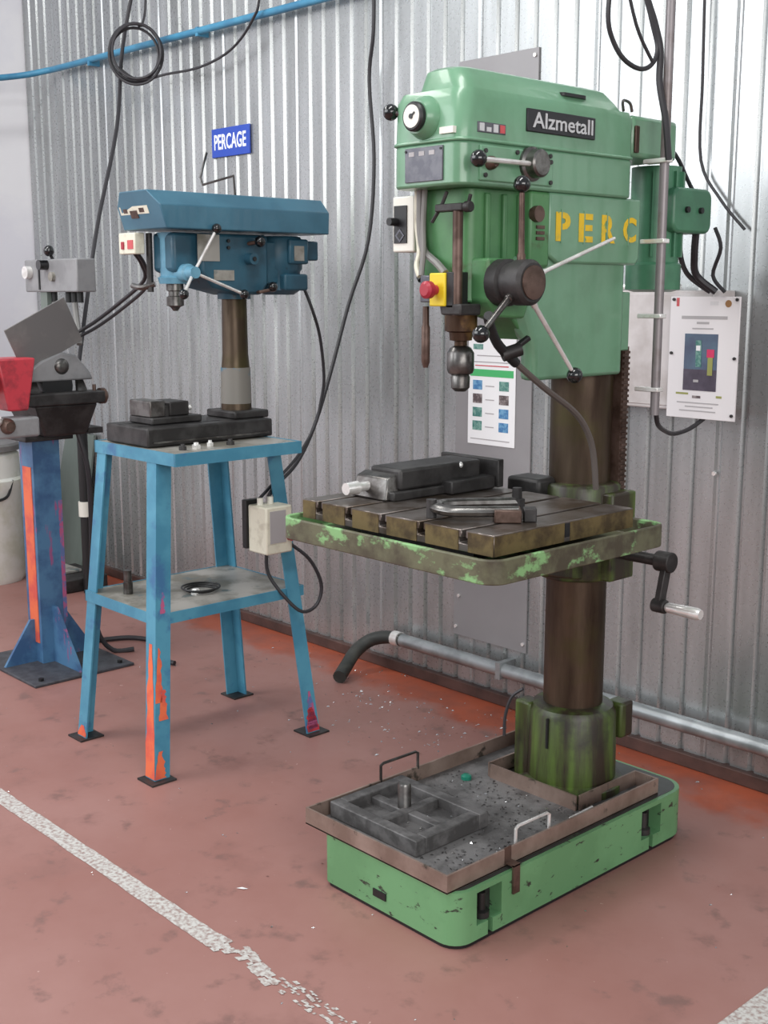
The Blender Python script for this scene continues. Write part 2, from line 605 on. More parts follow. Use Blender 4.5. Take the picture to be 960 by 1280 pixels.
p_deep = plank_mesh(0.0135, 'cladding_panel')
p_flat = plank_mesh(0.004, 'cladding_panel')
k = 0
xx = -6.725
first_deep, first_flat = True, True
while xx < 0.75:
    src = p_flat if k % 6 == 3 else p_deep
    if src is p_flat and first_flat:
        o, first_flat = src, False
    elif src is p_deep and first_deep:
        o, first_deep = src, False
    else:
        o = src.copy()
        COL.objects.link(o)
    o.location = (xx, 0, 0)
    xx += PITCH
    k += 1
fs_ = MB().box(-3.265, -2.880, WY - 0.008, WY - 0.001, 0.235, 2.445)
fs_.make('flat_infill_sheet', GREYSHEET, parent=wall, bevel=0.001)
sm = MB()
for (sx, sz) in ((-3.25, 0.27), (-2.895, 0.27), (-3.25, 2.42), (-2.895, 2.42), (-3.235, 0.40), (-2.10, 1.02)):
    q = MB().cyl((sx, WY - 0.014, sz), (sx, WY - 0.006, sz), 0.007, n=10)
    q.make('screw_head', STEEL, parent=wall)
wl = MB().box(-6.86, -6.735, -1.5, WY + 0.05, 0.0, 3.5)
struct(wl, 'wall_left', WALLW, smooth=0)
struct(MB().box(-6.72, 0.9, WY - 0.022, WY + 0.02, 0.0, 0.048), 'trim_1', RAIL, bevel=0.004)

LINE = line_material()


def ragged(x0, x1, y0, y1, seed):
    rnd = random.Random(seed)
    n = max(4, int((x1 - x0) / 0.03))
    lo = [(x0 + (x1 - x0) * i / n, y0 + rnd.uniform(-0.0016, 0.0016)) for i in range(n + 1)]
    hi = [(x0 + (x1 - x0) * i / n, y1 + rnd.uniform(-0.0016, 0.0016)) for i in range(n + 1)]
    mb = MB()
    vs = [(a, b, 0.0012) for a, b in lo] + [(a, b, 0.0012) for a, b in hi]
    mb.add(vs, [(i, i + 1, n + 2 + i, n + 1 + i) for i in range(n)])
    return mb


lm = ragged(-6.4, -2.33, 1.538, 1.594, 1)
rnd = random.Random(4)
for i in range(90):      # the flaked end of the stripe
    cx = -2.33 + abs(rnd.gauss(0, 0.035))
    cy = rnd.uniform(1.542, 1.592)
    a, b = rnd.uniform(0.004, 0.014), rnd.uniform(0.003, 0.007)
    lm.add([(cx - a, cy - b, .0013 + i * 4e-6), (cx + a * .6, cy - b * 1.2, .0013 + i * 4e-6), (cx + a, cy + b, .0013 + i * 4e-6), (cx - a * .5, cy + b * 1.3, .0013 + i * 4e-6)], [(0, 1, 2, 3)])
for i in range(70):
    cx = rnd.uniform(-2.235, -2.075)
    cy = 1.600 - (cx + 2.235) * 0.22 + rnd.uniform(-0.022, 0.01)
    a, b = rnd.uniform(0.004, 0.014), rnd.uniform(0.003, 0.008)
    lm.add([(cx - a, cy - b, .0013 + i * 4e-6), (cx + a * .6, cy - b * 1.2, .0013 + i * 4e-6), (cx + a, cy + b, .0013 + i * 4e-6), (cx - a * .5, cy + b * 1.3, .0013 + i * 4e-6)], [(0, 1, 2, 3)])
for i in range(120):
    cx = rnd.uniform(-2.07, -1.70)
    cy = rnd.uniform(1.545, 1.605)
    a, b = rnd.uniform(0.003, 0.012), rnd.uniform(0.0015, 0.004)
    lm.add([(cx - a, cy - b, .0013 + i * 4e-6), (cx + a * .6, cy - b * 1.2, .0013 + i * 4e-6), (cx + a, cy + b, .0013 + i * 4e-6), (cx - a * .5, cy + b * 1.3, .0013 + i * 4e-6)], [(0, 1, 2, 3)])
struct(lm, 'trim_2', LINE, smooth=0)
lm2 = MB().add([(-1.27, 1.0, .0012), (-1.195, 1.0, .0012), (-1.195, 2.9, .0012), (-1.27, 2.9, .0012)], [(0, 1, 2, 3)])
struct(lm2, 'trim_3', LINE, smooth=0)

# ================================================================== GREEN PILLAR DRILL
CX, CY = -2.11, 2.715
D = Thing('pillar_drill', 'tall green pillar drilling machine with yellow stencilled letters on its head', 'drill press', (CX, CY, 0))

# base casting with clamp pockets in its right side
bm_ = MB()
nw = [(2.036, 2.128, 0.05), (2.728, 2.822, 0.05)]
nn = [(2.078, 2.096, 0.05), (2.768, 2.786, 0.05)]
R4 = (0.03, 0.055, 0.075, 0.04)
bm_.prism(rrect(-2.365, -1.86, 1.96, 2.965, R4, 6, nn), 0.012, 0.05)
bm_.prism(rrect(-2.365, -1.86, 1.96, 2.965, R4, 6, nw), 0.05, 0.138)
bm_.prism(rrect(-2.365, -1.86, 1.96, 2.965, R4, 6), 0.138, 0.152)
base = D.part(bm_, 'base', GREEN_WORN)
D.part(MB().prism(rrect(-2.360, -1.865, 1.965, 2.96, R4, 6), 0.0, 0.012), 'base_seal', BLACKM)
D.part(MB().prism(rrect(-2.355, -1.872, 1.97, 2.955, (0.03, 0.05, 0.07, 0.035), 6), 0.152, 0.1528), 'base_top', mat('oily_base_top', (58, 60, 58), 0.45, second=(44, 46, 44), amount=.5, scale=9, third=(74, 96, 70), amount3=.66, scale3=8), parent=base)
for (ya, yb) in ((2.037, 2.127), (2.729, 2.821)):
    D.part(MB().box(-1.912, -1.900, ya, yb, 0.05, 0.137), 'pocket_dark_backing', CAST, parent=base)  # dark sheet added to blacken the back of the pocket
    D.part(MB().lathe((-1.888, (ya + yb) / 2, 0.05), (-1.888, (ya + yb) / 2, 0.115), [(0, .022), (.25, .022), (.3, .011), (1, .011)], 10), 'anchor_bolt', CAST, parent=base)
D.part(MB().box(-2.156, -2.108, 1.956, 1.962, 0.046, 0.066), 'maker_slot', BLACKM, parent=base)

# column, foot sleeve and rack
D.part(MB().cyl((CX, CY, 0.15), (CX, CY, 1.5), 0.087, n=40), 'column', COLSTEEL)
ft = MB()
ft.lathe((CX, CY, 0.152), (CX, CY, 0.415), [(0, .155), (.10, .155), (.15, .132), (.90, .128), (.97, .118), (1, .095)], 32)
foot = D.part(ft, 'column_foot', GREEN_OILY)
for nm, dx, dy in (('clamp_lug', -0.105, -0.075), ('clamp_lug', 0.085, 0.115)):
    D.part(MB().box(CX + dx - .03, CX + dx + .03, CY + dy - .03, CY + dy + .03, 0.30 if dx > 0 else 0.16, 0.408), nm, GREEN_OILY, parent=foot, bevel=0.008)
D.part(MB().box(CX + .010, CX + .016, CY - .134, CY - .126, 0.30, 0.39), 'clamp_slit', BLACKM, parent=foot)
rk = MB().box(CX + .055, CX + .095, CY + .055, CY + .085, 0.95, 1.45)
for i in range(32):
    z = 0.96 + i * 0.0152
    rk.box(CX + .095, CX + .101, CY + .057, CY + .083, z, z + .007)
D.part(rk, 'lifting_rack', RUSTY)

# table bracket
br = MB()
br.lathe((CX, CY, 0.795), (CX, CY, 1.072), [(0, .112), (.04, .118), (.96, .118), (1, .112)], 32)
br.box(CX + .03, CX + .145, CY - .035, CY + .075, 0.80, 1.05)
br.prism([(2.12, .955), (2.12, .925), (2.52, .83), (2.66, .80), (2.66, .955)], CX - .085, CX + .085, 'yz')
bracket = D.part(br, 'table_bracket', GREEN_OILY, bevel=0.006)
bk2 = MB().box(CX - .14, CX - .02, CY - .155, CY - .06, 1.03, 1.085)
D.part(bk2, 'clamp_bolt_block', CAST, parent=bracket, bevel=0.01)

# coolant tray and T-slot table
TX0, TX1, TY0, TY1 = -2.495, -1.725, 1.925, 2.60
tr = MB()
out = rrect(TX0, TX1, TY0, TY1, 0.05, 6)
inn = rrect(TX0 + .012, TX1 - .012, TY0 + .012, TY1 - .012, 0.04, 6)
n_ = len(out)
vs = [(a, b, .957) for a, b in out] + [(a, b, 1.015) for a, b in out] + [(a, b, 1.015) for a, b in inn] + [(a, b, .972) for a, b in inn]
fs = []
for i in range(n_):
    j = (i + 1) % n_
    for q in range(3):
        fs.append((q * n_ + i, q * n_ + j, (q + 1) * n_ + j, (q + 1) * n_ + i))
fs.append(tuple(reversed(range(n_))))
fs.append(tuple(3 * n_ + i for i in range(n_)))
tr.add(vs, fs)
ttray = D.part(tr, 'table_tray', GREEN_TRAY, bevel=0.003)

SX0, SX1, SY0, SY1, SZ0, SZ1 = -2.452, -1.772, 1.978, 2.505, 1.010, 1.060
slots = [-2.385, -2.268, -2.140, -2.005, -1.866]
prof = [(SX0, SZ0)]
prof += [(SX1, SZ0), (SX1, SZ1)]
for s_ in reversed(slots):
    prof += [(s_ + .007, SZ1), (s_ + .007, SZ1 - .018), (s_ + .014, SZ1 - .018), (s_ + .014, SZ1 - .032), (s_ - .014, SZ1 - .032), (s_ - .014, SZ1 - .018), (s_ - .007, SZ1 - .018), (s_ - .007, SZ1)]
prof += [(SX0, SZ1)]
tb = MB().prism(prof, SY0, SY1, 'xz')
table = D.part(tb, 'work_table', TABLEM, bevel=0.0015, seg=1)
D.part(MB().box(SX1 - .02, SX1 + .0012, 2.230, 2.248, SZ0 + .012, SZ1 - .004), 'side_slot', BLACKM, parent=table)
# rusty front apron strips between the slots
edges = [SX0] + [v for s_ in slots for v in (s_ - .0145, s_ + .0145)] + [SX1]
for i in range(0, len(edges), 2):
    D.part(MB().box(edges[i] + .001, edges[i + 1] - .001, SY0 - .0022, SY0 + .001, SZ0 + .001, SZ1 - .003), 'table_front_edge', TABLEF, parent=table)
D.part(MB().box(SX1 - .001, SX1 + .0012, SY0 + .002, 2.228, SZ0 + .001, SZ1 - .003), 'table_side_edge', TABLEF, parent=table)
D.part(MB().box(SX1 - .001, SX1 + .0012, 2.25, SY1 - .002, SZ0 + .001, SZ1 - .003), 'table_side_edge', TABLEF, parent=table)
D.part(MB().box(-2.30, -1.90, 2.05, 2.50, 0.970, 1.011), 'table_rib_block', CAST, parent=table)

# height crank
ck = MB().cyl((-1.985, 2.70, 0.885), (-1.80, 2.70, 0.885), 0.016)
shaft = D.part(ck, 'crank_shaft', CAST)
cm = MB().cyl((-1.825, 2.70, 0.885), (-1.778, 2.70, 0.885), 0.028)
cm.bar((-1.795, 2.70, 0.885), (-1.795, 2.672, 0.775), 0.03, 0.018, (0, 1, 0))
cm.cyl((-1.812, 2.670, 0.770), (-1.772, 2.670, 0.770), 0.019)
carm = D.part(cm, 'crank_arm', CAST, bevel=0.003)
D.part(MB().lathe((-1.772, 2.670, 0.770), (-1.665, 2.670, 0.770), [(0, .010), (.06, .0135), (.9, .0165), (1, .013)]), 'crank_handle', STEEL, parent=carm)

# head: crown (gearbox cover) and its top
XL, XR = -2.222, -1.98
crown_lo = MB().prism(rrect(XL, XR, 2.075, 2.74, (0.042, 0.042, 0.02, 0.02), 7), 1.846, 1.946)
D.part(crown_lo, 'gearbox_front', GREEN, bevel=0.006)
ridge = MB().prism(rrect(XL - .004, XR + .004, 2.071, 2.744, (0.043, 0.043, 0.02, 0.02), 7), 1.945, 1.953)
D.part(ridge, 'seam_flange', GREEN, bevel=0.003)
cr = MB()
cr.loft([[(a, b, 1.953) for a, b in rrect(XL, XR, 2.075, 2.74, (0.042, 0.042, 0.02, 0.02), 7)],
         [(a, b, 2.045) for a, b in rrect(XL, XR, 2.08, 2.74, (0.042, 0.042, 0.02, 0.02), 7)],
         [(a, b, 2.066) for a, b in rrect(XL + .01, XR - .01, 2.09, 2.74, (0.04, 0.04, 0.02, 0.02), 7)]])
crown = D.part(cr, 'gearbox_cover', GREEN)
hd = MB()
hd.loft([[(a, b, 2.064) for a, b in rrect(XL + .055, XR - .014, 2.10, 2.72, (0.045, 0.04, 0.03, 0.03), 7)],
         [(a, b, 2.085) for a, b in rrect(XL + .060, XR - .026, 2.104, 2.705, (0.045, 0.04, 0.03, 0.03), 7)],
         [(a, b, 2.113) for a, b in rrect(XL + .066, XR - .044, 2.112, 2.68, (0.045, 0.04, 0.03, 0.03), 7)],
         [(a, b, 2.120) for a, b in rrect(XL + .078, XR - .058, 2.124, 2.665, (0.04, 0.04, 0.03, 0.03), 7)]])
hood = D.part(hd, 'belt_hood', GREEN)
D.part(MB().prism(rrect(-2.03, -1.998, 2.46, 2.56, 0.012, 4), 2.084, 2.092), 'grip_recess', BLACKM, parent=hood)
D.part(MB().box(XL + .003, XR - .003, 2.735, 2.945, 1.955, 2.062), 'rear_cover', GREEN, bevel=0.012)
D.part(MB().box(XR - .004, XR + .004, 2.742, 2.760, 1.965, 2.035), 'cover_latch', RUSTY, bevel=0.003)
lt = MB().tube([(-2.0, 2.715, 2.07), (-1.995, 2.705, 2.095), (-1.995, 2.735, 2.092), (-1.998, 2.75, 2.072)], 0.004, 6)
D.part(lt, 'wire_catch', STEELD)

# main casting
mc = MB().prism([(2.405, 1.846), (2.405, 1.690), (2.44, 1.672), (2.775, 1.672), (2.79, 1.69), (2.79, 1.846)], XL + .006, XR - .006, 'yz')
casting = D.part(mc, 'head_casting', GREEN, bevel=0.006)
pl_ = [(-1.998, 2.375), (-1.998, 2.745), (-2.222, 2.745), (-2.222, 2.62), (-2.045, 2.375), (-2.02, 2.365)]
pl2 = [(-1.998, 2.335), (-1.998, 2.745), (-2.222, 2.745), (-2.222, 2.56), (-2.07, 2.30), (-2.04, 2.29)]
lw = MB().loft([[(a, b, 1.376) for a, b in pl_], [(a, b, 1.47) for a, b in pl_], [(a, b, 1.56) for a, b in pl2], [(a, b, 1.69) for a, b in pl2]])
D.part(lw, 'column_clamp_casting', GREEN, bevel=0.010)
D.part(MB().box(XR - .09, XR - .03, 2.745, 2.79, 1.44, 1.60), 'clamp_plate', GREEN, bevel=0.004)
ns = MB()
out = rrect(-2.20, -2.022, 2.150, 2.46, (0.045, 0.03, 0.0, 0.0), 6)
ns.prism(out, 1.575, 1.848)
ns.prism([(2.20, 1.60), (2.22, 1.555), (2.31, 1.53), (2.37, 1.48), (2.45, 1.48), (2.45, 1.62)], -2.12, -2.02, 'yz')
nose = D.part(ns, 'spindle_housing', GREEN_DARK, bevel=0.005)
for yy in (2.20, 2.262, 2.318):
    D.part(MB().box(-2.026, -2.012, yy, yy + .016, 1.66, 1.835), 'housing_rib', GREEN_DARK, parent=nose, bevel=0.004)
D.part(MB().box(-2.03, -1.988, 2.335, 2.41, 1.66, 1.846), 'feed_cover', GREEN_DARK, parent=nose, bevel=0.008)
sd = MB().cyl((-1.992, 2.352, 1.790), (-1.974, 2.352, 1.790), 0.020)
D.part(sd, 'depth_dial', RUSTY, parent=nose)
for i in range(3):
    D.part(MB().box(-1.992, -1.984, 2.355, 2.385, 1.727 + i * .014, 1.735 + i * .014), 'scale_plate', RUSTY, parent=nose)

# front of the crown: speed dial, plates, ball lever
db = MB().lathe((-2.102, 2.105, 2.004), (-2.102, 2.048, 2.004), [(0, .052), (.55, .050), (.8, .044), (1, .038)], 28)
dboss = D.part(db, 'dial_boss', GREEN)
dz = MB().lathe((-2.102, 2.049, 2.004), (-2.102, 2.034, 2.004), [(0, .034), (.7, .034), (1, .030)], 28)
dbz = D.part(dz, 'speed_dial', BLACKM, parent=dboss)
D.part(MB().cyl((-2.102, 2.036, 2.004), (-2.102, 2.0325, 2.004), 0.026, n=28), 'dial_face', WHITEP, parent=dboss, label='white round speed dial face')
dn = MB().bar((-2.102, 2.0315, 2.004), (-2.090, 2.0315, 2.012), 0.004, 0.002, (0, 0, 1))
dn.cyl((-2.102, 2.0335, 2.004), (-2.102, 2.030, 2.004), 0.006, n=10)
D.part(dn, 'dial_pointer', BLACKM, parent=dboss)
lv = MB().tube([(-2.15, 2.095, 2.01), (-2.215, 2.085, 2.028)], 0.006, 8, 0)
rv = D.part(lv, 'reversing_lever', STEELD)
D.part(MB().sphere((-2.225, 2.083, 2.030), 0.020), 'ball_knob', BLACK, parent=rv)
ip = MB().box(-2.162, -2.036, 2.0705, 2.0755, 1.858, 1.937)
plate = D.part(ip, 'data_plate', PLATE, bevel=0.001)
for (a, b) in ((-2.158, 1.930), (-2.041, 1.930)):
    D.part(MB().cyl((a, 2.072, b), (a, 2.068, b), 0.003, n=8), 'rivet', BLACKM, parent=plate)
for i in range(3):
    D.part(MB().box(-2.148 + i * .034, -2.130 + i * .034, 2.0697, 2.0708, 1.918, 1.928), 'plate_print', PGREY, parent=plate)
D.part(MB().box(-2.046, -2.002, 2.0700, 2.0830, 1.962, 1.977).rot((-2.056, 2.075, 1.98), 'Z', 0), 'white_sticker', WHITEP)

# right side plates and lettering
RX = XR + .0005
np_ = MB().box(XR - .002, XR + .005, 2.300, 2.566, 1.982, 2.036)
nameplate = D.part(np_, 'name_plate', NAMEP, bevel=0.002)
D.part(text(MB(), 'Alzmetall', (XR + .0055, 2.318, 1.992), (0, 1, 0), (0, 0, 1), 0.235, 0.037, 0.002, bold=0.012), 'name_lettering', SILVER, parent=nameplate, smooth=0)
bd = MB().box(XR - .002, XR + .002, 2.128, 2.226, 1.966, 1.990)
badge = D.part(bd, 'model_badge', PLATE, bevel=0.001)
for i, hgt in enumerate((.018, .010, .018, .018)):
    D.part(MB().box(XR + .001, XR + .004, 2.133 + i * .024, 2.149 + i * .024, 1.969, 1.969 + hgt), 'badge_mark', SILVER if i != 3 else PRED, parent=badge)
gp = MB().box(XR - .004, XR + .006, 2.135, 2.400, 1.857, 1.938)
gpanel = D.part(gp, 'gear_lever_panel', GREEN, bevel=0.003)
for (a, b) in ((2.150, 1.925), (2.262, 1.929), (2.385, 1.929), (2.388, 1.915), (2.150, 1.870), (2.388, 1.866)):
    D.part(MB().cyl((XR + .004, a, b), (XR + .011, a, b), 0.0055, n=8), 'bolt', CAST, parent=gpanel)
gd = MB().lathe((XR + .004, 2.312, 1.905), (XR + .046, 2.312, 1.905), [(0, .041), (.25, .041), (.35, .034), (.9, .033), (1, .028)], 26)
gdisc = D.part(gd, 'gear_selector_hub', STEELD)
gl = MB().tube([(XR + .030, 2.297, 1.903), (XR + .042, 2.110, 1.900)], 0.0062, 8, 0)
glv = D.part(gl, 'gear_lever', STEEL)
D.part(MB().sphere((XR + .043, 2.088, 1.900), 0.020), 'ball_knob', BLACK, parent=glv)
D.part(MB().lathe((XR + .004, 2.166, 1.898), (XR + .028, 2.166, 1.898), [(0, .017), (.6, .015), (1, .010)], 16), 'release_button', RUSTY, parent=gpanel)

for i, ch in enumerate('PERC'):
    y0 = (2.429, 2.522, 2.618, 2.712)[i]
    hh = (.072, .072, .072, .066)[i]
    t_ = text(MB(), ch, (XR - .0055, y0, 1.727 + (0.004 if i == 3 else 0)), (0, 1, 0), (0, 0, 1), 0.058, hh, 0.0012, bold=0.035)
    D.part(t_, 'stencil_letter', YELLOW, parent=casting, smooth=0)
    D.part(MB().box(XR - .006, XR - .0038, y0 + .020, y0 + .0245, 1.722, 1.806), 'stencil_bridge', GREEN, parent=casting)
t_ = text(MB(), '2', (XR - .0215, 2.545, 1.545), (0, 1, 0), (0, 0, 1), 0.060, 0.076, 0.0012, bold=0.035)
D.part(t_, 'stencil_numeral', YELLOW, parent=casting, smooth=0)
t_ = MB().box(XR - .022, XR - .0208, 2.632, 2.640, 1.575, 1.622)
D.part(t_, 'faded_numeral', mat('faded_yellow', (134, 160, 88), 0.5), parent=casting, smooth=0)
D.part(MB().box(XR - .022, XR - .0208, 2.535, 2.622, 1.505, 1.514), 'paint_smear', mat('faded_yellow', (134, 160, 88), 0.5), parent=casting)

# feed hub and its four spokes
HY, HZ = 2.208, 1.622
hb = MB().lathe((-1.975, HY, HZ), (-1.868, HY, HZ), [(0, .056), (.30, .056), (.34, .047), (.52, .047), (.56, .054), (.92, .054), (1, .046)], 32)
hub = D.part(hb, 'feed_hub', CAST)
D.part(MB().lathe((-1.869, HY, HZ), (-1.862, HY, HZ), [(0, .040), (.7, .040), (1, .03)], 28), 'hub_cap', RUSTY, parent=hub)
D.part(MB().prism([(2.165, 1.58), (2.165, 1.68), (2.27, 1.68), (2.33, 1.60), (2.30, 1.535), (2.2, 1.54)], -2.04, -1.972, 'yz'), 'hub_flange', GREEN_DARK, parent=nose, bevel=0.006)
for (ey, ez, ex, rad, mt, knob) in ((2.198, 1.835, -1.90, .008, RUSTY, True), (2.560, 1.735, -1.900, .0055, STEEL, False),
                                    (2.412, 1.402, -1.905, .0065, STEEL, True), (2.073, 1.512, -1.900, .0085, STEELD, True)):
    d = Vector((0, ey - HY, ez - HZ)).normalized()
    p0 = Vector((-1.905, HY, HZ)) + d * 0.045
    p1 = Vector((ex, ey, ez))
    sp = MB().lathe(p0, p1, [(0, rad * 1.3), (.12, rad * 1.3), (.14, rad), (.92, rad * .85), (1, rad * .7)], 12)
    s_ = D.part(sp, 'feed_lever', mt)
    if knob:
        D.part(MB().sphere(p1 + d * .012, 0.0205), 'ball_knob', BLACK, parent=s_)

# depth-stop rod, quill and chuck
QY = 2.218
dr = MB().cyl((-2.023, 2.112, 1.795), (-2.023, 2.112, 1.545), 0.0125, n=14)
D.part(dr, 'depth_rod', RUSTY)
dbk = MB().box(-2.088, -2.000, 2.098, 2.126, 1.788, 1.806)
dbk.cyl((-2.000, 2.112, 1.797), (-1.981, 2.112, 1.797), 0.013)
dbr = D.part(dbk, 'depth_stop_bracket', CAST, bevel=0.003)
D.part(MB().tube([(-2.103, 2.105, 1.765), (-2.078, 2.11, 1.800), (-2.060, 2.112, 1.835)], 0.0045, 6, 0), 'stop_lever', CAST, parent=dbr)
D.part(MB().tube([(-1.993, 2.112, 1.795), (-1.983, 2.112, 1.825)], 0.0045, 6, 0), 'stop_lever', CAST, parent=dbr)
D.part(MB().box(-2.063, -1.998, 2.098, 2.17, 1.545, 1.572), 'depth_stop_foot', CAST, bevel=0.004)
ql = MB().lathe((CX, QY, 1.600), (CX, QY, 1.545), [(0, .055), (.5, .055), (1, .050)], 26)
D.part(ql, 'quill_nut', CAST)
qb = MB().lathe((CX, QY, 1.545), (CX, QY, 1.455), [(0, .041), (.46, .041), (.5, .030), (.72, .028), (.74, .016), (1, .016)], 24)
D.part(qb, 'quill_collar', BRASS)
chk = MB().lathe((CX, QY, 1.467), (CX, QY, 1.352), [(0, .018), (.05, .027), (.16, .0345), (.52, .0345), (.60, .031), (.64, .022), (.68, .0245), (.92, .0235), (1, .014)], 28)
D.part(chk, 'drill_chuck', STEELD)

# emergency stop, control box and flexible conduits on the front
es = MB().box(-2.098, -2.046, 2.092, 2.150, 1.566, 1.645)
esb = D.part(es, 'emergency_stop_box', YELLOWP, bevel=0.003, label='yellow box of the emergency stop')
D.part(MB().box(-2.047, -2.023, 2.098, 2.150, 1.562, 1.647), 'box_backplate', BLACKM, parent=esb, bevel=0.002)
D.part(MB().lathe((-2.076, 2.092, 1.605), (-2.076, 2.052, 1.605), [(0, .012), (.45, .012), (.5, .021), (.85, .021), (1, .014)], 20), 'stop_button', RED, parent=esb, label='red mushroom stop button')
D.part(MB().box(-2.138, -2.097, 2.10, 2.148, 1.575, 1.640), 'gland_box', PLATE, parent=esb, bevel=0.003)
pn = MB().lathe((-2.132, 2.115, 1.565), (-2.132, 2.115, 1.415), [(0, .008), (.3, .0085), (.34, .011), (.9, .011), (1, .006)], 12)
D.part(pn, 'hanging_pin', RUSTY)
cb = MB().box(-2.300, -2.222, 2.160, 2.225, 1.700, 1.838)
cbx = D.part(cb, 'control_box', WHITEP, bevel=0.004, label='white control box')
D.part(MB().box(-2.292, -2.246, 2.1565, 2.161, 1.722, 1.815), 'control_panel', BLACKM, parent=cbx, label='black control panel')
D.part(MB().cyl((-2.282, 2.158, 1.775), (-2.282, 2.130, 1.775), 0.010, n=12), 'selector_knob', BLACKM, parent=cbx)
D.part(MB().box(-2.281, -2.257, 2.1548, 2.157, 1.729, 1.753).rot((-2.269, 2.156, 1.741), 'Y', 45), 'panel_symbol', PLATE, parent=cbx)
D.part(MB().box(-2.276, -2.262, 2.1542, 2.1550, 1.734, 1.748).rot((-2.269, 2.156, 1.741), 'Y', 45), 'panel_symbol', BLACKM, parent=cbx)
for (pts, r_, mt_) in (([(-2.178, 2.140, 1.850), (-2.178, 2.140, 1.755), (-2.164, 2.138, 1.703), (-2.136, 2.136, 1.682), (-2.108, 2.13, 1.668), (-2.075, 2.124, 1.645)], .0095, GREYFLEX),
                       ([(-2.158, 2.135, 1.850), (-2.160, 2.132, 1.76), (-2.153, 2.126, 1.70), (-2.154, 2.12, 1.640)], .007, GREYFLEX),
                       ([(-2.200, 2.15, 1.850), (-2.200, 2.15, 1.77), (-2.183, 2.142, 1.70), (-2.178, 2.128, 1.665), (-2.162, 2.122, 1.638)], .007, CREAM),
                       ([(-2.213, 2.17, 1.703), (-2.206, 2.165, 1.672), (-2.184, 2.14, 1.640), (-2.168, 2.13, 1.628)], .006, BLACKM)):
    D.part(MB().tube(pts, r_, 8), 'flexible_conduit', mt_)

# motor at the back
MY = 3.035
mt = MB().lathe((CX, MY, 1.60), (CX, MY, 1.955), [(0, .055), (.02, .080), (.22, .080), (.24, .072), (1, .072)], 30)
motor = D.part(mt, 'motor', MOTORG)
for a in (-60, -35, -10, 15, 40, 65):
    ca, sa = math.cos(math.radians(a)), math.sin(math.radians(a))
    D.part(MB().bar((CX + ca * .076, MY + sa * .076, 1.70), (CX + ca * .076, MY + sa * .076, 1.94), 0.012, 0.006, (ca, sa, 0)), 'cooling_fin', MOTORG, parent=motor)
tbx = MB()
tbx.loft([[(a, b_, 0)[0:0] or (x_, a, b_) for a, b_ in rrect(2.990, 3.185, 1.768, 1.895, 0.03, 5)] for x_ in (-2.09, -2.015)])
term = D.part(tbx, 'terminal_box', MOTORG, parent=motor, bevel=0.008)
for yy in (3.052, 3.122):
    D.part(MB().cyl((-2.018, yy, 1.833), (-2.006, yy, 1.833), 0.009, n=10), 'box_screw', BLACKM, parent=motor)

# coolant line from the tap under the hub down to the table
cl = MB().tube([(-1.945, 2.140, 1.545), (-1.965, 2.165, 1.525), (-1.980, 2.212, 1.475), (-1.983, 2.285, 1.425)], 0.0125, 10)
tap = D.part(cl, 'coolant_tap_pipe', BLACKM)
D.part(MB().bar((-1.98, 2.25, 1.452), (-1.955, 2.300, 1.490), 0.016, 0.012, (1, 0, 0)), 'tap_lever', BLACKM, parent=tap, bevel=0.003)
D.part(MB().cyl((-1.985, 2.235, 1.447), (-1.96, 2.275, 1.462), 0.017, n=12), 'tap_body', CAST, parent=tap)
D.part(MB().tube([(-1.983, 2.285, 1.425), (-1.980, 2.395, 1.357), (-1.980, 2.510, 1.294), (-1.980, 2.570, 1.240), (-1.980, 2.605, 1.172), (-1.98, 2.622, 1.070)], 0.0085, 8), 'coolant_hose', mat('aged_grey_hose', (92, 84, 80), .5))
D.part(MB().tube([(-2.205, 2.60, .45), (-2.235, 2.585, .42), (-2.25, 2.575, .36), (-2.25, 2.572, .30)], 0.005, 6), 'drain_hose', RUBBER)

# drip tray lying on the base, notched round the column
dt = Thing('drip_tray', 'rusty steel drip tray with wire handles lying on the green machine base', 'tray', (-2.16, 2.4, 0.153))
U = [(-2.43, 1.955), (-1.885, 1.955), (-1.885, 2.84), (-1.968, 2.84), (-1.968, 2.565), (-2.30, 2.565), (-2.30, 2.84), (-2.43, 2.84)]
dt.part(MB().prism(U, 0.1535, 0.157), 'tray_floor', DRIPIN)
for i in range(len(U)):
    a, b = Vector(U[i]).to_3d(), Vector(U[(i + 1) % len(U)]).to_3d()
    d = (b - a).normalized()
    nrm = Vector((-d.y, d.x, 0))
    b = b - d * .0062
    ext = d * 0.0
    q = MB().hexa([a - ext, b + ext, b + ext + nrm * .006, a - ext + nrm * .006],
                  [p + Vector((0, 0, 0.048)) for p in (a - ext, b + ext, b + ext + nrm * .006, a - ext + nrm * .006)])
    q.v = [(p[0], p[1], p[2] + 0.153) for p in q.v]
    dt.part(q, 'tray_side', DRIP)
dt.part(MB().tube([(-2.427, 2.235, .195), (-2.427, 2.235, .245), (-2.427, 2.245, .250), (-2.427, 2.375, .250), (-2.427, 2.385, .245), (-2.427, 2.385, .195)], .0045, 7, 0), 'wire_handle', STEELD)
dt.part(MB().tube([(-1.905, 2.23, .157), (-1.905, 2.23, .230), (-1.905, 2.24, .236), (-1.905, 2.355, .236), (-1.905, 2.365, .230), (-1.905, 2.365, .157)], .0045, 7, 0), 'wire_handle', STEEL)
dt.part(MB().tube([(-1.925, 2.48, .175), (-1.925, 2.58, .178)], .004, 7, 0), 'loose_pin', STEEL)
dt.part(MB().box(-1.8588, -1.8530, 2.165, 2.190, 0.090, 0.168).box(-1.886, -1.8530, 2.165, 2.190, 0.1640, 0.1685).box(-1.8870, -1.8840, 2.165, 2.190, 0.1640, 0.206), 'hanging_clip', RUSTY)

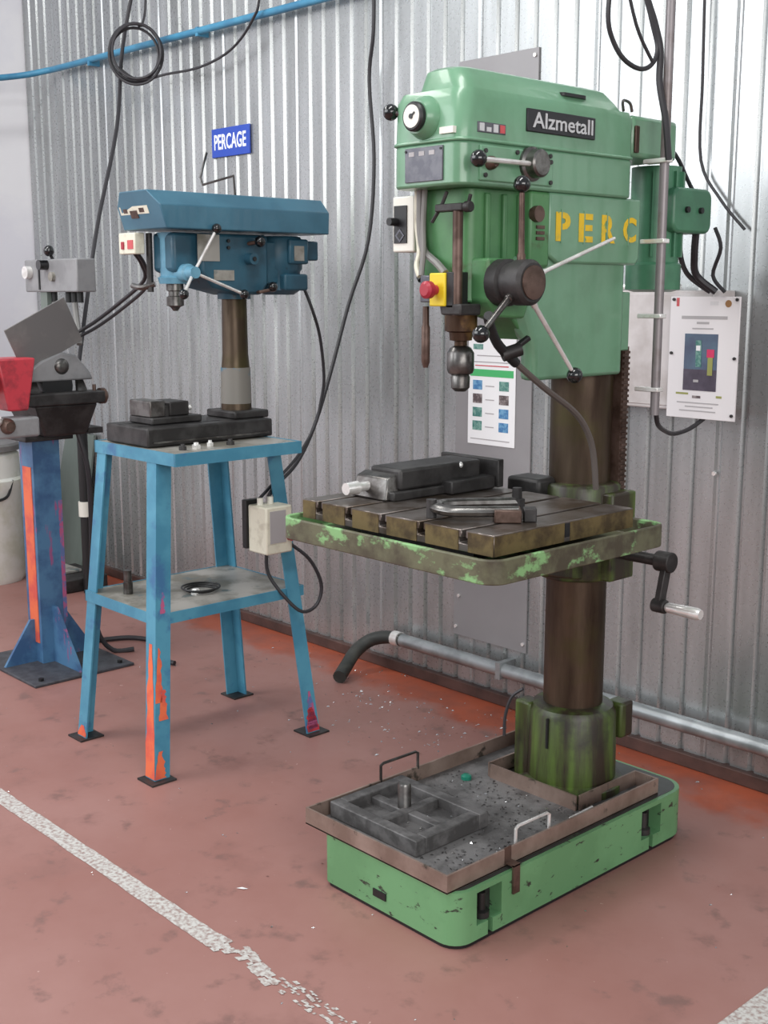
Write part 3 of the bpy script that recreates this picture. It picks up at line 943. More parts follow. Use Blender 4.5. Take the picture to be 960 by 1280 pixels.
# cast frame with upright post in the tray
cf = Thing('cast_frame', 'dark ribbed cast iron frame with upright peg lying in the drip tray', 'casting', (-2.24, 2.17, 0.157))
F0, F1, G0, G1 = -2.412, -2.068, 2.028, 2.305
cf.part(MB().box(F0 + .02, F1 - .02, G0 + .02, G1 - .02, 0.158, 0.172), 'frame_floor', CASTB)
for (a, b, c, d) in ((F0, F1, G0, G0 + .036), (F0, F1, G1 - .036, G1), (F0, F0 + .036, G0 + .036, G1 - .036), (F1 - .036, F1, G0 + .036, G1 - .036)):
    cf.part(MB().box(a, b, c, d, 0.1575, 0.203), 'frame_bar', CASTB, bevel=0.003)
cf.part(MB().box(-2.255, -2.225, G0 + .036, G1 - .036, 0.168, 0.196), 'cross_rib', CASTB, bevel=0.003)
cf.part(MB().box(F0 + .036, F1 - .036, 2.150, 2.180, 0.168, 0.192), 'cross_rib', CASTB, bevel=0.003)
cf.part(MB().lathe((-2.262, 2.172, .172), (-2.262, 2.172, .262), [(0, .024), (.1, .019), (.92, .019), (1, .016)], 18), 'peg', STEELD)
single(MB().lathe((-2.335, 2.50, .157), (-2.335, 2.50, .172), [(0, .016), (.7, .016), (1, .01)], 14), 'bottle_cap', TEALC, (-2.335, 2.50, .157),
       'small teal plastic cap lying in the drip tray', 'cap')

# machine vice on the drill table
v = Thing('machine_vice', 'long dark machine vice bolted across the slotted table of the green drill', 'vice', (-2.30, 2.33, 1.06))
v.part(MB().box(-2.385, -2.245, 2.115, 2.50, 1.0605, 1.085), 'vice_base', CAST, bevel=0.004)
v.part(MB().box(-2.372, -2.252, 2.145, 2.455, 1.085, 1.142), 'vice_body', CAST, bevel=0.008)
v.part(MB().hexa([(-2.40, 2.10, 1.062), (-2.262, 2.10, 1.062), (-2.262, 2.15, 1.062), (-2.40, 2.15, 1.062)],
                 [(-2.395, 2.118, 1.118), (-2.275, 2.118, 1.118), (-2.268, 2.15, 1.130), (-2.395, 2.15, 1.130)]), 'movable_jaw', STEELD, bevel=0.004)
v.part(MB().lathe((-2.345, 2.115, 1.092), (-2.345, 2.035, 1.092), [(0, .013), (.45, .013), (.5, .018), (1, .016)], 16), 'vice_screw', STEEL)
v.part(MB().box(-2.43, -2.205, 2.475, 2.498, 1.064, 1.142), 'fixed_jaw', CAST, bevel=0.003)
v.part(MB().box(-2.262, -2.215, 2.30, 2.475, 1.062, 1.098), 'guide_rail', CAST, bevel=0.004)
v.part(MB().sphere((-2.257, 2.375, 1.132), 0.009, 10), 'oil_nipple', STEEL)

# hold-down clamp on the drill table
c = Thing('hold_down_clamp', 'shiny forked hold-down clamp lying on the slotted drill table', 'clamp', (-1.95, 2.12, 1.06))
ol = [(-2.035, 2.050), (-2.000, 2.030), (-1.965, 2.035), (-1.868, 2.130)]
fork = MB().tube([(-1.850, 2.150, 1.084), (-1.930, 2.062, 1.084), (-1.965, 2.035, 1.084), (-2.010, 2.035, 1.086), (-2.035, 2.065, 1.086), (-2.025, 2.110, 1.086), (-1.965, 2.195, 1.086), (-1.935, 2.240, 1.086)],
                 0.0165, 10, 5)
fork.v = [(p[0], p[1], 1.086 + (p[2] - 1.086) * 0.8) for p in fork.v]
c.part(fork, 'fork', STEELD)
c.part(MB().lathe((-1.935, 2.243, 1.0605), (-1.935, 2.243, 1.122), [(0, .020), (.55, .020), (.58, .013), (1, .012)], 6), 'clamp_bolt', CAST)
c.part(MB().cyl((-2.028, 2.035, 1.0605), (-2.028, 2.035, 1.105), 0.013, n=12), 'heel_pin', CAST)
c.part(MB().box(-1.90, -1.835, 2.10, 2.165, 1.0605, 1.092).rot((-1.87, 2.13, 1.08), 'Z', 45), 'step_block', RUSTY, bevel=0.003)
c.part(MB().box(-1.846, -1.815, 2.155, 2.190, 1.0605, 1.094).rot((-1.83, 2.17, 1.08), 'Z', 45), 'clamp_nut', CAST, bevel=0.003)

# ================================================================== BLUE STAND
S = Thing('machine_stand', 'tall blue angle-iron stand with splayed legs and flaking orange patches', 'stand', (-3.545, 2.35, 0))
TZ = 1.083
S.part(MB().box(-3.785, -3.275, 2.117, 2.632, TZ - .006, TZ), 'top_plate', SHELF)
for (x0, x1, y0, y1, nm) in ((-3.787, -3.277, 2.113, 2.117, 'apron'), (-3.787, -3.277, 2.632, 2.636, 'apron'), (-3.279, -3.273, 2.113, 2.636, 'apron'), (-3.789, -3.784, 2.113, 2.636, 'apron')):
    S.part(MB().box(x0, x1, y0, y1, TZ - .040, TZ + .002), nm, STANDB)


def angle_leg(foot, top, sx, sy):
    """L-section leg; flanges run from the outer corner towards sx (x) and sy (y)."""
    f, t = Vector(foot), Vector(top)
    wd, th = 0.058, 0.006

    def ring(p):
        P = [(0, 0), (wd * sx, 0), (wd * sx, th * sy), (th * sx, th * sy), (th * sx, wd * sy), (0, wd * sy)]
        return [(p.x + a, p.y + b, p.z) for a, b in P]
    return MB().loft([ring(f), ring(t)])


legs = [((-3.825, 2.015, .006), (-3.775, 2.119, TZ - .008), 1, 1), ((-3.262, 1.988, .006), (-3.395, 2.119, TZ - .008), -1, 1),
        ((-3.258, 2.692, .006), (-3.395, 2.630, TZ - .008), -1, -1), ((-3.825, 2.735, .006), (-3.775, 2.630, TZ - .008), 1, -1)]
leg_objs = []
for (f, t, sx, sy) in legs:
    lg = S.part(angle_leg(f, t, sx, sy), 'leg', STANDB)
    leg_objs.append(lg)
    S.part(MB().box(f[0] - .026 if sx > 0 else f[0] - .068, f[0] + .068 if sx > 0 else f[0] + .026, f[1] - .026 if sy > 0 else f[1] - .068, f[1] + .068 if sy > 0 else f[1] + .026, 0.0005, 0.0065), 'foot_plate', CAST, parent=lg)


def leg_patch(f, t, sx, sy, z0, z1, side, a0, a1, seed):
    """flaked primer showing on one flange of a leg, between heights z0 and z1."""
    f, t = Vector(f), Vector(t)
    rnd = random.Random(seed)
    n = 12
    L_, R_ = [], []
    for i in range(n + 1):
        z = z0 + (z1 - z0) * i / n
        p = f.lerp(t, (z - f.z) / (t.z - f.z))
        tap = 1 - (i / n) ** 1.5
        u0 = a0 + (1 - tap) * (a1 - a0) * .35 + rnd.uniform(-.03, .03) * (i > 0)
        u1 = a1 - (1 - tap) * (a1 - a0) * .35 + rnd.uniform(-.08, .08)
        for lst, u in ((L_, u0), (R_, u1)):
            u = min(max(u, 0.0), 1.0) * .058
            if side == 'x':
                lst.append((p.x + sx * u, p.y - sy * .0012, z))
            else:
                lst.append((p.x - sx * .0012, p.y + sy * u, z))
    mb = MB()
    mb.add(L_ + R_, [(i, i + 1, n + 2 + i, n + 1 + i) for i in range(n)])
    return mb


f, t, sx, sy = legs[1]
S.part(leg_patch(f, t, sx, sy, .01, .45, 'x', 0, 1, 1), 'primer_patch', ORANGE, parent=leg_objs[1], smooth=0)
S.part(leg_patch(f, t, sx, sy, .01, .10, 'y', 0, .7, 2), 'primer_patch', ORANGE, parent=leg_objs[1], smooth=0)
S.part(leg_patch(f, t, sx, sy, .26, .44, 'y', 0, .45, 3), 'primer_patch', ORANGE, parent=leg_objs[1], smooth=0)
S.part(leg_patch(f, t, sx, sy, .20, .30, 'y', .25, .8, 8), 'primer_patch', ORANGE, parent=leg_objs[1], smooth=0)
S.part(leg_patch(f, t, sx, sy, .55, .62, 'y', .3, .6, 9), 'primer_patch', PINKP, parent=leg_objs[1], smooth=0)
f, t, sx, sy = legs[2]
S.part(leg_patch(f, t, sx, sy, .01, .10, 'y', 0, 1, 4), 'primer_patch', REDG, parent=leg_objs[2], smooth=0)
S.part(leg_patch(f, t, sx, sy, .02, .16, 'y', .1, .8, 5), 'primer_patch', PINKP, parent=leg_objs[2], smooth=0)
f, t, sx, sy = legs[0]
S.part(leg_patch(f, t, sx, sy, .01, .05, 'x', 0, 1, 6), 'primer_patch', ORANGE, parent=leg_objs[0], smooth=0)
HZs = 0.545
S.part(MB().box(-3.800, -3.335, 2.062, 2.680, HZs - .004, HZs), 'shelf', SHELF)
for (x0, x1, y0, y1) in ((-3.803, -3.332, 2.058, 2.062), (-3.803, -3.332, 2.680, 2.684), (-3.335, -3.331, 2.058, 2.684), (-3.804, -3.800, 2.058, 2.684)):
    S.part(MB().box(x0, x1, y0, y1, HZs - .036, HZs + .002), 'shelf_edge', STANDB)

single(MB().lathe((-3.66, 2.150, HZs), (-3.66, 2.150, HZs + .085), [(0, .017), (.5, .017), (.52, .014), (1, .014)], 14), 'steel_pin', STEELD, (-3.66, 2.150, HZs),
       'short grey steel pin standing upright on the lower shelf of the blue stand', 'pin')
cw = MB()
for i in range(3):
    cw.tube([(-3.515 + math.cos(a) * (.05 + .008 * i), 2.36 + math.sin(a) * (.05 + .01 * i), HZs + .006 + .005 * i) for a in [q * math.pi / 4 for q in range(8)]], .0035, 6, 3, True)
single(cw, 'wire_coil', BLACKM, (-3.515, 2.36, HZs), 'small tangle of black wire on the lower shelf of the blue stand', 'wire')
single(MB().lathe((-3.495, 2.325, HZs), (-3.495, 2.325, HZs + .018), [(0, .02), (.6, .02), (1, .012)], 6), 'hex_nut', STEEL, (-3.495, 2.325, HZs),
       'bright steel nut beside the wire tangle on the blue stand shelf', 'nut')

# switch box on the rear right leg
sb = Thing('switch_box', 'cream switch box with red button fixed to the leg of the blue stand', 'switch', (-3.345, 2.585, 0.70))
sb.part(MB().box(-3.400, -3.292, 2.490, 2.605, 0.690, 0.860), 'box_body', CREAM, bevel=0.006)
sb.part(MB().box(-3.425, -3.400, 2.482, 2.560, 0.700, 0.875), 'mounting_plate', BLACKM, bevel=0.002)
sb.part(MB().box(-3.292, -3.290, 2.505, 2.575, 0.73, 0.845), 'front_label', PGREY)
sb.part(MB().cyl((-3.292, 2.590, 0.745), (-3.276, 2.590, 0.745), 0.012, n=14), 'stop_button', RED)
for yy in (2.515, 2.560):
    sb.part(MB().cyl((-3.36, yy, .858), (-3.36, yy, .885), 0.011, n=10), 'cable_gland', WHITEP)
single(MB().tube([(-3.36, 2.54, 0.692), (-3.36, 2.545, 0.607), (-3.315, 2.585, 0.520), (-3.285, 2.640, 0.463), (-3.28, 2.705, 0.481), (-3.28, 2.725, 0.554), (-3.285, 2.675, 0.652), (-3.31, 2.600, 0.720)], .0065, 8),
       'power_cable', RUBBER, (-3.36, 2.54, .46), 'black cable looping below the cream switch box', 'cable')

# ================================================================== BLUE BENCH DRILL
PX = -3.600
B = Thing('bench_drill', 'blue bench drill press with long belt guard standing on the blue stand', 'drill press', (PX, 2.39, TZ))
pb = MB().box(-3.733, -3.463, 2.130, 2.655, TZ + .003, 1.150)
bplate = B.part(pb, 'base_plate', CAST, bevel=0.006)
B.part(MB().box(-3.4635, -3.457, 2.150, 2.635, 1.098, 1.104), 'base_groove', STEELD, parent=bplate)
for xx_ in (-3.66, -3.54):
    B.part(MB().box(xx_ - .008, xx_ + .008, 2.135, 2.47, 1.1490, 1.1510), 'table_slot', BLACKM, parent=bplate)
B.part(MB().box(-3.685, -3.505, 2.52, 2.672, 1.150, 1.178), 'column_flange', CAST, bevel=0.006)
cl_ = MB().lathe((PX, 2.595, 1.178), (PX, 2.595, 1.63), [(0, .056), (.3, .053), (.45, .047), (1, .045)], 26)
col = B.part(cl_, 'column', COLSTEEL)
B.part(MB().lathe((PX, 2.595, 1.20), (PX, 2.595, 1.33), [(0, .0565), (.8, .0545), (1, .054)], 26), 'column_paint_band', mat('blue_worn_on_steel', (72, 118, 140), .45, second=(120, 116, 110), amount=.46, scale=7, sharp=.03), parent=col)
B.part(MB().cyl((PX, 2.595, 1.575), (PX, 2.595, 1.625), 0.060, n=26), 'column_collar', BLUED)
# head
hd = MB().prism([(2.40, 1.80), (2.40, 1.665), (2.45, 1.615), (2.56, 1.590), (2.66, 1.590), (2.69, 1.63), (2.69, 1.80)], -3.690, -3.515, 'yz')
hd.prism([(2.30, 1.80), (2.30, 1.67), (2.41, 1.64), (2.41, 1.80)], -3.665, -3.535, 'yz')
head = B.part(hd, 'head_casting', BLUED, bevel=0.012)
B.part(MB().lathe((PX, 2.345, 1.80), (PX, 2.345, 1.628), [(0, .056), (.12, .048), (.85, .048), (.88, .058), (1, .052)], 26), 'quill_housing', BLUEL)
B.part(MB().lathe((PX, 2.345, 1.628), (PX, 2.345, 1.535), [(0, .030), (.25, .030), (.28, .022), (.45, .022), (.48, .030), (.8, .030), (.85, .018), (1, .008)], 20), 'drill_chuck', STEELD)
B.part(MB().tube([(-3.655, 2.30, 1.628), (-3.69, 2.27, 1.615), (-3.745, 2.265, 1.622)], .010, 8), 'depth_stop_arm', STEELD)
B.part(MB().cyl((-3.668, 2.29, 1.80), (-3.668, 2.29, 1.60), .011, n=10), 'depth_rod', CAST)
B.part(MB().box(-3.5155, -3.512, 2.385, 2.475, 1.705, 1.795), 'data_plate', SHELF, parent=head)
B.part(MB().box(-3.5155, -3.512, 2.450, 2.535, 1.640, 1.675), 'data_plate', SHELF, parent=head)
B.part(MB().cyl((-3.515, 2.60, 1.715), (-3.480, 2.60, 1.715), .020, n=16), 'tension_knob', BLUED, parent=head)
B.part(MB().cyl((-3.480, 2.60, 1.715), (-3.476, 2.60, 1.715), .008, n=10), 'knob_screw', BLACKM, parent=head)
for (a, b) in ((2.512, 1.775), (2.512, 1.752)):
    B.part(MB().cyl((-3.516, a, b), (-3.507, a, b), .006, n=8), 'bolt', BLACKM, parent=head)
# feed spokes
hy, hz = 2.345, 1.665
fhub = B.part(MB().lathe((-3.56, hy, hz), (-3.470, hy, hz), [(0, .030), (.55, .030), (.6, .022), (1, .020)], 20), 'feed_hub', BLUEL)
for (ey, ez) in ((2.425, 1.812), (2.285, 1.592), (2.535, 1.592)):
    d = Vector((0, ey - hy, ez - hz)).normalized()
    p1 = Vector((-3.455, ey, ez))
    p0 = Vector((-3.478, hy, hz)) + d * .016
    s_ = B.part(MB().cyl(p0, p1, .0055, n=8), 'feed_lever', STEEL)
    B.part(MB().sphere(p1, .017), 'ball_knob', BLACK, parent=s_)
lk = B.part(MB().tube([(-3.52, 2.64, 1.60), (-3.49, 2.63, 1.60), (-3.475, 2.66, 1.607)], .006, 8, 0), 'locking_lever', RUSTY)
B.part(MB().sphere((-3.47, 2.672, 1.618), .018), 'ball_knob', BLACK, parent=lk)
lk = B.part(MB().tube([(-3.52, 2.60, 1.768), (-3.49, 2.615, 1.772)], .007, 8, 0), 'belt_lever', RUSTY)
B.part(MB().sphere((-3.478, 2.625, 1.775), .020), 'ball_knob', BLACK, parent=lk)
# belt guard: chamfered long hood with a sloping nose
HX0, HX1 = -3.738, -3.468


def hood_ring(y, shift):
    return [(HX0, y, 1.808), (HX1, y, 1.808), (HX1, y - shift * .55, 1.885), (HX1 - .050, y - shift, 1.933), (HX0 + .050, y - shift, 1.933), (HX0, y - shift * .55, 1.885)]


gd_ = MB().loft([hood_ring(2.235, .045), hood_ring(2.935, -.006)])
guard = B.part(gd_, 'belt_guard', BLUEP, bevel=0.004)
def nose_patch(x0, x1, z0, z1, off):
    yf = lambda z: 2.235 - .025 * (z - 1.808) / .077
    return MB().hexa([(x0, yf(z0) - off, z0), (x1, yf(z0) - off, z0), (x1, yf(z0) + .002, z0), (x0, yf(z0) + .002, z0)],
                     [(x0, yf(z1) - off, z1), (x1, yf(z1) - off, z1), (x1, yf(z1) + .002, z1), (x0, yf(z1) + .002, z1)])


B.part(nose_patch(-3.722, -3.545, 1.858, 1.884, .0018), 'guard_badge', CREAM, parent=guard)
B.part(nose_patch(-3.660, -3.615, 1.845, 1.870, .0030), 'guard_emblem', RUSTY, parent=guard)
B.part(nose_patch(-3.700, -3.675, 1.863, 1.877, .0028), 'guard_emblem', RUSTY, parent=guard)
B.part(nose_patch(-3.600, -3.570, 1.863, 1.877, .0028), 'guard_emblem', RUSTY, parent=guard)
B.part(MB().tube([(-3.77, 2.61, 2.10), (-3.815, 2.61, 2.015), (-3.80, 2.61, 1.988), (-3.607, 2.61, 2.007), (-3.600, 2.61, 1.935)], .0045, 6, 0), 'bent_rod', STEELD)
# motor
mo = MB().lathe((PX, 2.80, 1.800), (PX, 2.80, 1.590), [(0, .08), (.05, .088), (.55, .088), (.6, .080), (.92, .080), (1, .055)], 28)
motor2 = B.part(mo, 'motor', BLUED)
B.part(MB().box(-3.70, -3.54, 2.68, 2.76, 1.63, 1.78), 'motor_bracket', BLUED, bevel=0.006)
B.part(MB().box(-3.555, -3.500, 2.775, 2.865, 1.70, 1.79), 'capacitor_box', BLUED, parent=motor2, bevel=0.008)
B.part(MB().box(-3.5005, -3.497, 2.795, 2.840, 1.712, 1.765), 'motor_plate', SHELF, parent=motor2)
B.part(MB().box(-3.575, -3.505, 2.755, 2.865, 1.605, 1.665), 'motor_foot_box', BLUED, parent=motor2, bevel=0.008)
B.part(MB().box(-3.60, -3.53, 2.87, 2.935, 1.715, 1.785), 'terminal_box', BLUED, parent=motor2, bevel=0.006)
# switch on the front left
sw = B.part(MB().box(-3.760, -3.655, 2.225, 2.265, 1.728, 1.800), 'switch_box', CREAM, bevel=0.004)
B.part(MB().box(-3.738, -3.724, 2.220, 2.2255, 1.745, 1.770), 'rocker_switch', RED, parent=sw)
B.part(MB().box(-3.70, -3.665, 2.2225, 2.2255, 1.745, 1.775), 'switch_label', PRED, parent=sw)

# vice on the bench drill base
bv = Thing('drill_vice', 'small grey drill vice sitting on the base of the blue bench drill', 'vice', (-3.61, 2.27, 1.15))
bv.part(MB().box(-3.685, -3.535, 2.195, 2.400, 1.1515, 1.176), 'vice_base', CAST, bevel=0.005)
bv.part(MB().box(-3.680, -3.545, 2.195, 2.255, 1.176, 1.232), 'fixed_jaw', STEELD, bevel=0.004)
bv.part(MB().box(-3.672, -3.548, 2.275, 2.355, 1.176, 1.226), 'movable_jaw', CAST, bevel=0.005)
bv.part(MB().box(-3.665, -3.555, 2.255, 2.275, 1.176, 1.212), 'jaw_gap_block', CAST)
bv.part(MB().cyl((-3.61, 2.40, 1.195), (-3.61, 2.340, 1.195), .010, n=10), 'vice_screw', STEEL)

# loose bits on the stand top
bits = [(-3.36, 2.20, .013, 'dark'), (-3.37, 2.26, .016, 'bright'), (-3.39, 2.33, .012, 'bright2'), (-3.37, 2.40, .014, 'dark2')]
names = {'dark': 'small dark machine bolt nearest the front corner of the blue stand top', 'bright': 'bright steel nut with a shine beside the bench drill base',
         'bright2': 'small pale steel washer stack beside the bench drill base', 'dark2': 'dark round stud farthest back on the blue stand top'}
for (bx_, by_, r_, kd) in bits:
    single(MB().lathe((bx_, by_, TZ), (bx_, by_, TZ + .02), [(0, r_), (.6, r_), (.65, r_ * .6), (1, r_ * .55)], 6 if 'bright' in kd else 12), 'loose_nut', STEEL if 'bright' in kd else CAST, (bx_, by_, TZ), names[kd], 'nut', 'loose hardware on the stand top')

# ================================================================== PEDESTAL GRINDER ON THE LEFT
G = Thing('pedestal_grinder', 'old grinding machine with grey guard on a blue pedestal streaked with orange', 'grinder', (-4.70, 2.38, 0))
bpz = .012
G.part(MB().box(-4.97, -4.425, 2.15, 2.615, 0.0, bpz), 'floor_plate', FELT, bevel=0.003)
for (a, b) in ((-4.47, 2.20), (-4.47, 2.57), (-4.92, 2.20)):
    G.part(MB().cyl((a, b, bpz), (a, b, bpz + .012), .012, n=6), 'anchor_bolt', BLACKM)
pc = MB().box(-4.80, -4.68, 2.318, 2.442, bpz, .985)
ped = G.part(pc, 'pedestal_column', PEDBL)
G.part(MB().box(-4.775, -4.70, 2.3150, 2.3182, .10, .87), 'primer_stripe', ORANGE, parent=ped)
G.part(MB().box(-4.6802, -4.6785, 2.425, 2.4425, .20, .72), 'primer_stripe', PINKP, parent=ped)
G.part(MB().hexa([(-4.75, 2.17, bpz), (-4.735, 2.17, bpz), (-4.735, 2.32, bpz), (-4.75, 2.32, bpz)], [(-4.75, 2.295, .20), (-4.735, 2.295, .20), (-4.735, 2.32, .20), (-4.75, 2.32, .20)]), 'gusset', PEDBL)
G.part(MB().hexa([(-4.75, 2.44, bpz), (-4.735, 2.44, bpz), (-4.735, 2.60, bpz), (-4.75, 2.60, bpz)], [(-4.75, 2.44, .22), (-4.735, 2.44, .22), (-4.735, 2.465, .22), (-4.75, 2.465, .22)]), 'gusset', PEDBL)
G.part(MB().hexa([(-4.68, 2.372, bpz), (-4.46, 2.372, bpz), (-4.46, 2.388, bpz), (-4.68, 2.388, bpz)], [(-4.68, 2.372, .26), (-4.655, 2.372, .26), (-4.655, 2.388, .26), (-4.68, 2.388, .26)]), 'gusset', PEDBL)
G.part(MB().box(-4.83, -4.64, 2.27, 2.49, .985, 1.005), 'head_plate', CAST, bevel=0.004)
bl = MB().hexa([(-4.80, 2.34, 1.005), (-4.60, 2.34, 1.005), (-4.60, 2.535, 1.005), (-4.80, 2.535, 1.005)], [(-4.83, 2.28, 1.14), (-4.55, 2.28, 1.14), (-4.55, 2.565, 1.14), (-4.83, 2.565, 1.14)])
G.part(bl, 'machine_bed', CAST, bevel=0.010)
G.part(MB().box(-4.63, -4.53, 2.17, 2.590, 1.14, 1.190), 'slide', CAST, bevel=0.006)
G.part(MB().lathe((-4.58, 2.588, 1.165), (-4.58, 2.620, 1.165), [(0, .034), (.7, .034), (1, .022)], 14), 'slide_knob', RUSTY)
G.part(MB().cyl((-4.58, 2.565, 1.19), (-4.58, 2.565, 1.215), .008, n=8), 'slide_pin', RUSTY)
for (a, b) in ((2.28, .05), (2.50, .045)):
    G.part(MB().hexa([(-4.62, a, 1.19), (-4.60, a, 1.19), (-4.60, a + b, 1.19), (-4.62, a + b, 1.19)], [(-4.66, a + .02, 1.24), (-4.64, a + .02, 1.24), (-4.64, a + b + .0, 1.24), (-4.66, a + b, 1.24)]), 'hood_support', STEELD)
G.part(MB().cyl((-4.78, 2.41, 1.215), (-4.605, 2.41, 1.215), .070, n=24), 'grinding_wheel', BLACKM)
hg = MB().loft([[(x_, a, b) for a, b in ((2.25, 1.235), (2.575, 1.235), (2.56, 1.27), (2.50, 1.34), (2.43, 1.355), (2.34, 1.32), (2.265, 1.27))] for x_ in (-4.82, -4.60)])
whood = G.part(hg, 'wheel_hood', BOXG, bevel=0.008)
G.part(MB().lathe((-4.602, 2.43, 1.295), (-4.588, 2.43, 1.295), [(0, .035), (.5, .03), (1, .02)], 16), 'hood_boss', STEELD, parent=whood)
gs = MB().box(-4.60, -4.592, -.145, .145, -.10, .10)
gs.rot((-4.596, 0, 0), 'X', 27)
gs.v = [(p[0] - .0 + (p[2]) * .15, p[1] + 2.355, p[2] + 1.425) for p in gs.v]
G.part(gs, 'guard_sheet', GUARD, bevel=0.002)
rg = MB().hexa([(-4.62, 2.150, 1.13), (-4.52, 2.150, 1.13), (-4.52, 2.235, 1.13), (-4.62, 2.235, 1.13)], [(-4.66, 2.110, 1.34), (-4.52, 2.110, 1.34), (-4.52, 2.275, 1.34), (-4.66, 2.275, 1.34)])
G.part(rg, 'red_guard', REDG, bevel=0.008)
G.part(MB().cyl((-4.68, 2.13, 1.27), (-4.55, 2.02, 1.27), .085, n=24), 'side_wheel_cover', GUARD)
G.part(MB().cyl((-4.66, 2.09, 1.39), (-4.56, 2.03, 1.41), .03, n=14), 'chrome_cap', STEEL)
ch = G.part(MB().box(-4.60, -4.50, 2.07, 2.27, 1.025, 1.105), 'tool_rest', BOXG, bevel=0.01)
G.part(MB().lathe((-4.52, 2.13, 1.075), (-4.47, 2.13, 1.075), [(0, .032), (.5, .032), (1, .02)], 16), 'rest_knob', RUSTY, parent=ch)
G.part(MB().lathe((-4.52, 2.085, 1.10), (-4.48, 2.085, 1.10), [(0, .022), (.7, .022), (1, .01)], 12), 'rest_nut', STEEL, parent=ch)
# post with control box
G.part(MB().box(-4.99, -4.93, 2.55, 2.60, 1.005, 1.62), 'control_post', GREENPANEL)
G.part(MB().box(-5.0, -4.60, 2.54, 2.61, 1.005, 1.03), 'post_arm', CAST)
cbx2 = G.part(MB().box(-5.11, -4.64, 2.54, 2.63, 1.600, 1.740), 'control_box', BOXG, bevel=0.006)
G.part(MB().cyl((-5.06, 2.545, 1.685), (-5.06, 2.515, 1.685), .028, n=18), 'chrome_socket', STEEL, parent=cbx2)
G.part(MB().box(-4.975, -4.965, 2.535, 2.541, 1.61, 1.735), 'lid_gap', BLACKM, parent=cbx2)
G.part(MB().cyl((-4.90, 2.542, 1.715), (-4.90, 2.50, 1.715), .022, n=14), 'selector_knob', BLACK, parent=cbx2)
G.part(MB().sphere((-4.875, 2.54, 1.775), .024), 'ball_knob', BLACK, parent=cbx2)
G.part(MB().cyl((-4.875, 2.56, 1.735), (-4.875, 2.54, 1.77), .007, n=8), 'knob_stem', BLACKM, parent=cbx2)
G.part(MB().cyl((-4.845, 2.542, 1.665), (-4.845, 2.525, 1.665), .02, n=14), 'push_button', SHELF, parent=cbx2)
for i, xx_ in enumerate((-4.93, -4.80, -4.75, -4.70)):
    G.part(MB().cyl((xx_, 2.585, 1.60), (xx_, 2.585, 1.555), .014, n=10), 'cable_gland', BLACKM, parent=cbx2)
G.part(MB().tube([(-4.93, 2.585, 1.56), (-4.91, 2.57, 1.48), (-4.86, 2.56, 1.40), (-4.80, 2.55, 1.38)], .013, 8), 'feed_cable', GREYFLEX)
G.part(MB().tube([(-4.75, 2.585, 1.56), (-4.73, 2.58, 1.48), (-4.70, 2.57, 1.42), (-4.68, 2.56, 1.38)], .013, 8), 'feed_cable', GREYFLEX)

# ================================================================== WALL-MOUNTED THINGS
s = Thing('wall_sign', 'small blue enamel wall sign with white capital lettering', 'sign', (-4.735, WY, 2.28))
s.part(MB().box(-4.872, -4.575, WY - .012, WY - .004, 2.222, 2.352), 'sign_plate', SIGNB, bevel=0.002)
s.part(text(MB(), 'PERCAGE', (-4.850, WY - .0122, 2.255), (1, 0, 0), (0, 0, 1), 0.25, 0.070, 0.001, bold=0.02), 'sign_lettering', SIGNW, smooth=0)

p = Thing('safety_poster', 'white safety poster with green stripe and small pictures on the flat wall sheet', 'poster', (-3.07, WY - .01, 1.2))
YP = WY - .0115
p.part(MB().box(-3.195, -2.955, YP, YP + .0025, 1.022, 1.43), 'poster_sheet', PAPER)
p.part(MB().box(-3.185, -2.965, YP - .0008, YP, 1.283, 1.310), 'green_band', PGREEN)
p.part(MB().box(-3.170, -3.120, YP - .0008, YP, 1.385, 1.405), 'poster_logo', PTEAL)
for i, (zz, a, b, mm) in enumerate(((1.336, -3.17, -2.985, PGREY), (1.322, -3.16, -2.99, PRED), (1.360, -3.15, -3.0, PGREY), (1.040, -3.18, -2.98, PGREY))):
    p.part(MB().box(a, b, YP - .0008, YP, zz, zz + .004), 'text_line', mm)
cols = [[PBLUE, PDARK, PTEAL, PTEAL], [PTEAL, PDARK, PBLUE, PBLUE]]
for ci, x0 in enumerate((-3.170, -3.035)):
    for ri in range(4):
        zt = 1.268 - ri * .052
        p.part(MB().box(x0, x0 + .048, YP - .0008, YP, zt - .036, zt), 'picture', cols[ci][ri])
for ri in range(4):
    p.part(MB().box(-3.105, -3.060, YP - .0008, YP, 1.245 - ri * .052, 1.249 - ri * .052), 'text_line', PGREY)

CYF = 3.295
k_ = Thing('electrical_cabinet', 'pale grey rust-stained electrical cabinet on the wall behind the green drill', 'cabinet', (-2.25, WY, 1.23))
k_.part(MB().box(-2.53, -2.06, CYF, WY - .002, 1.228, 1.605), 'cabinet_body', CABG, bevel=0.005)
k_.part(MB().box(-2.52, -2.07, CYF - .004, CYF, 1.24, 1.595), 'cabinet_door', CABG, bevel=0.002)
k_.part(MB().tube([(-2.55, CYF + .02, 1.616), (-2.20, CYF + .02, 1.616)], .010, 10, 0), 'top_rail', STEEL)

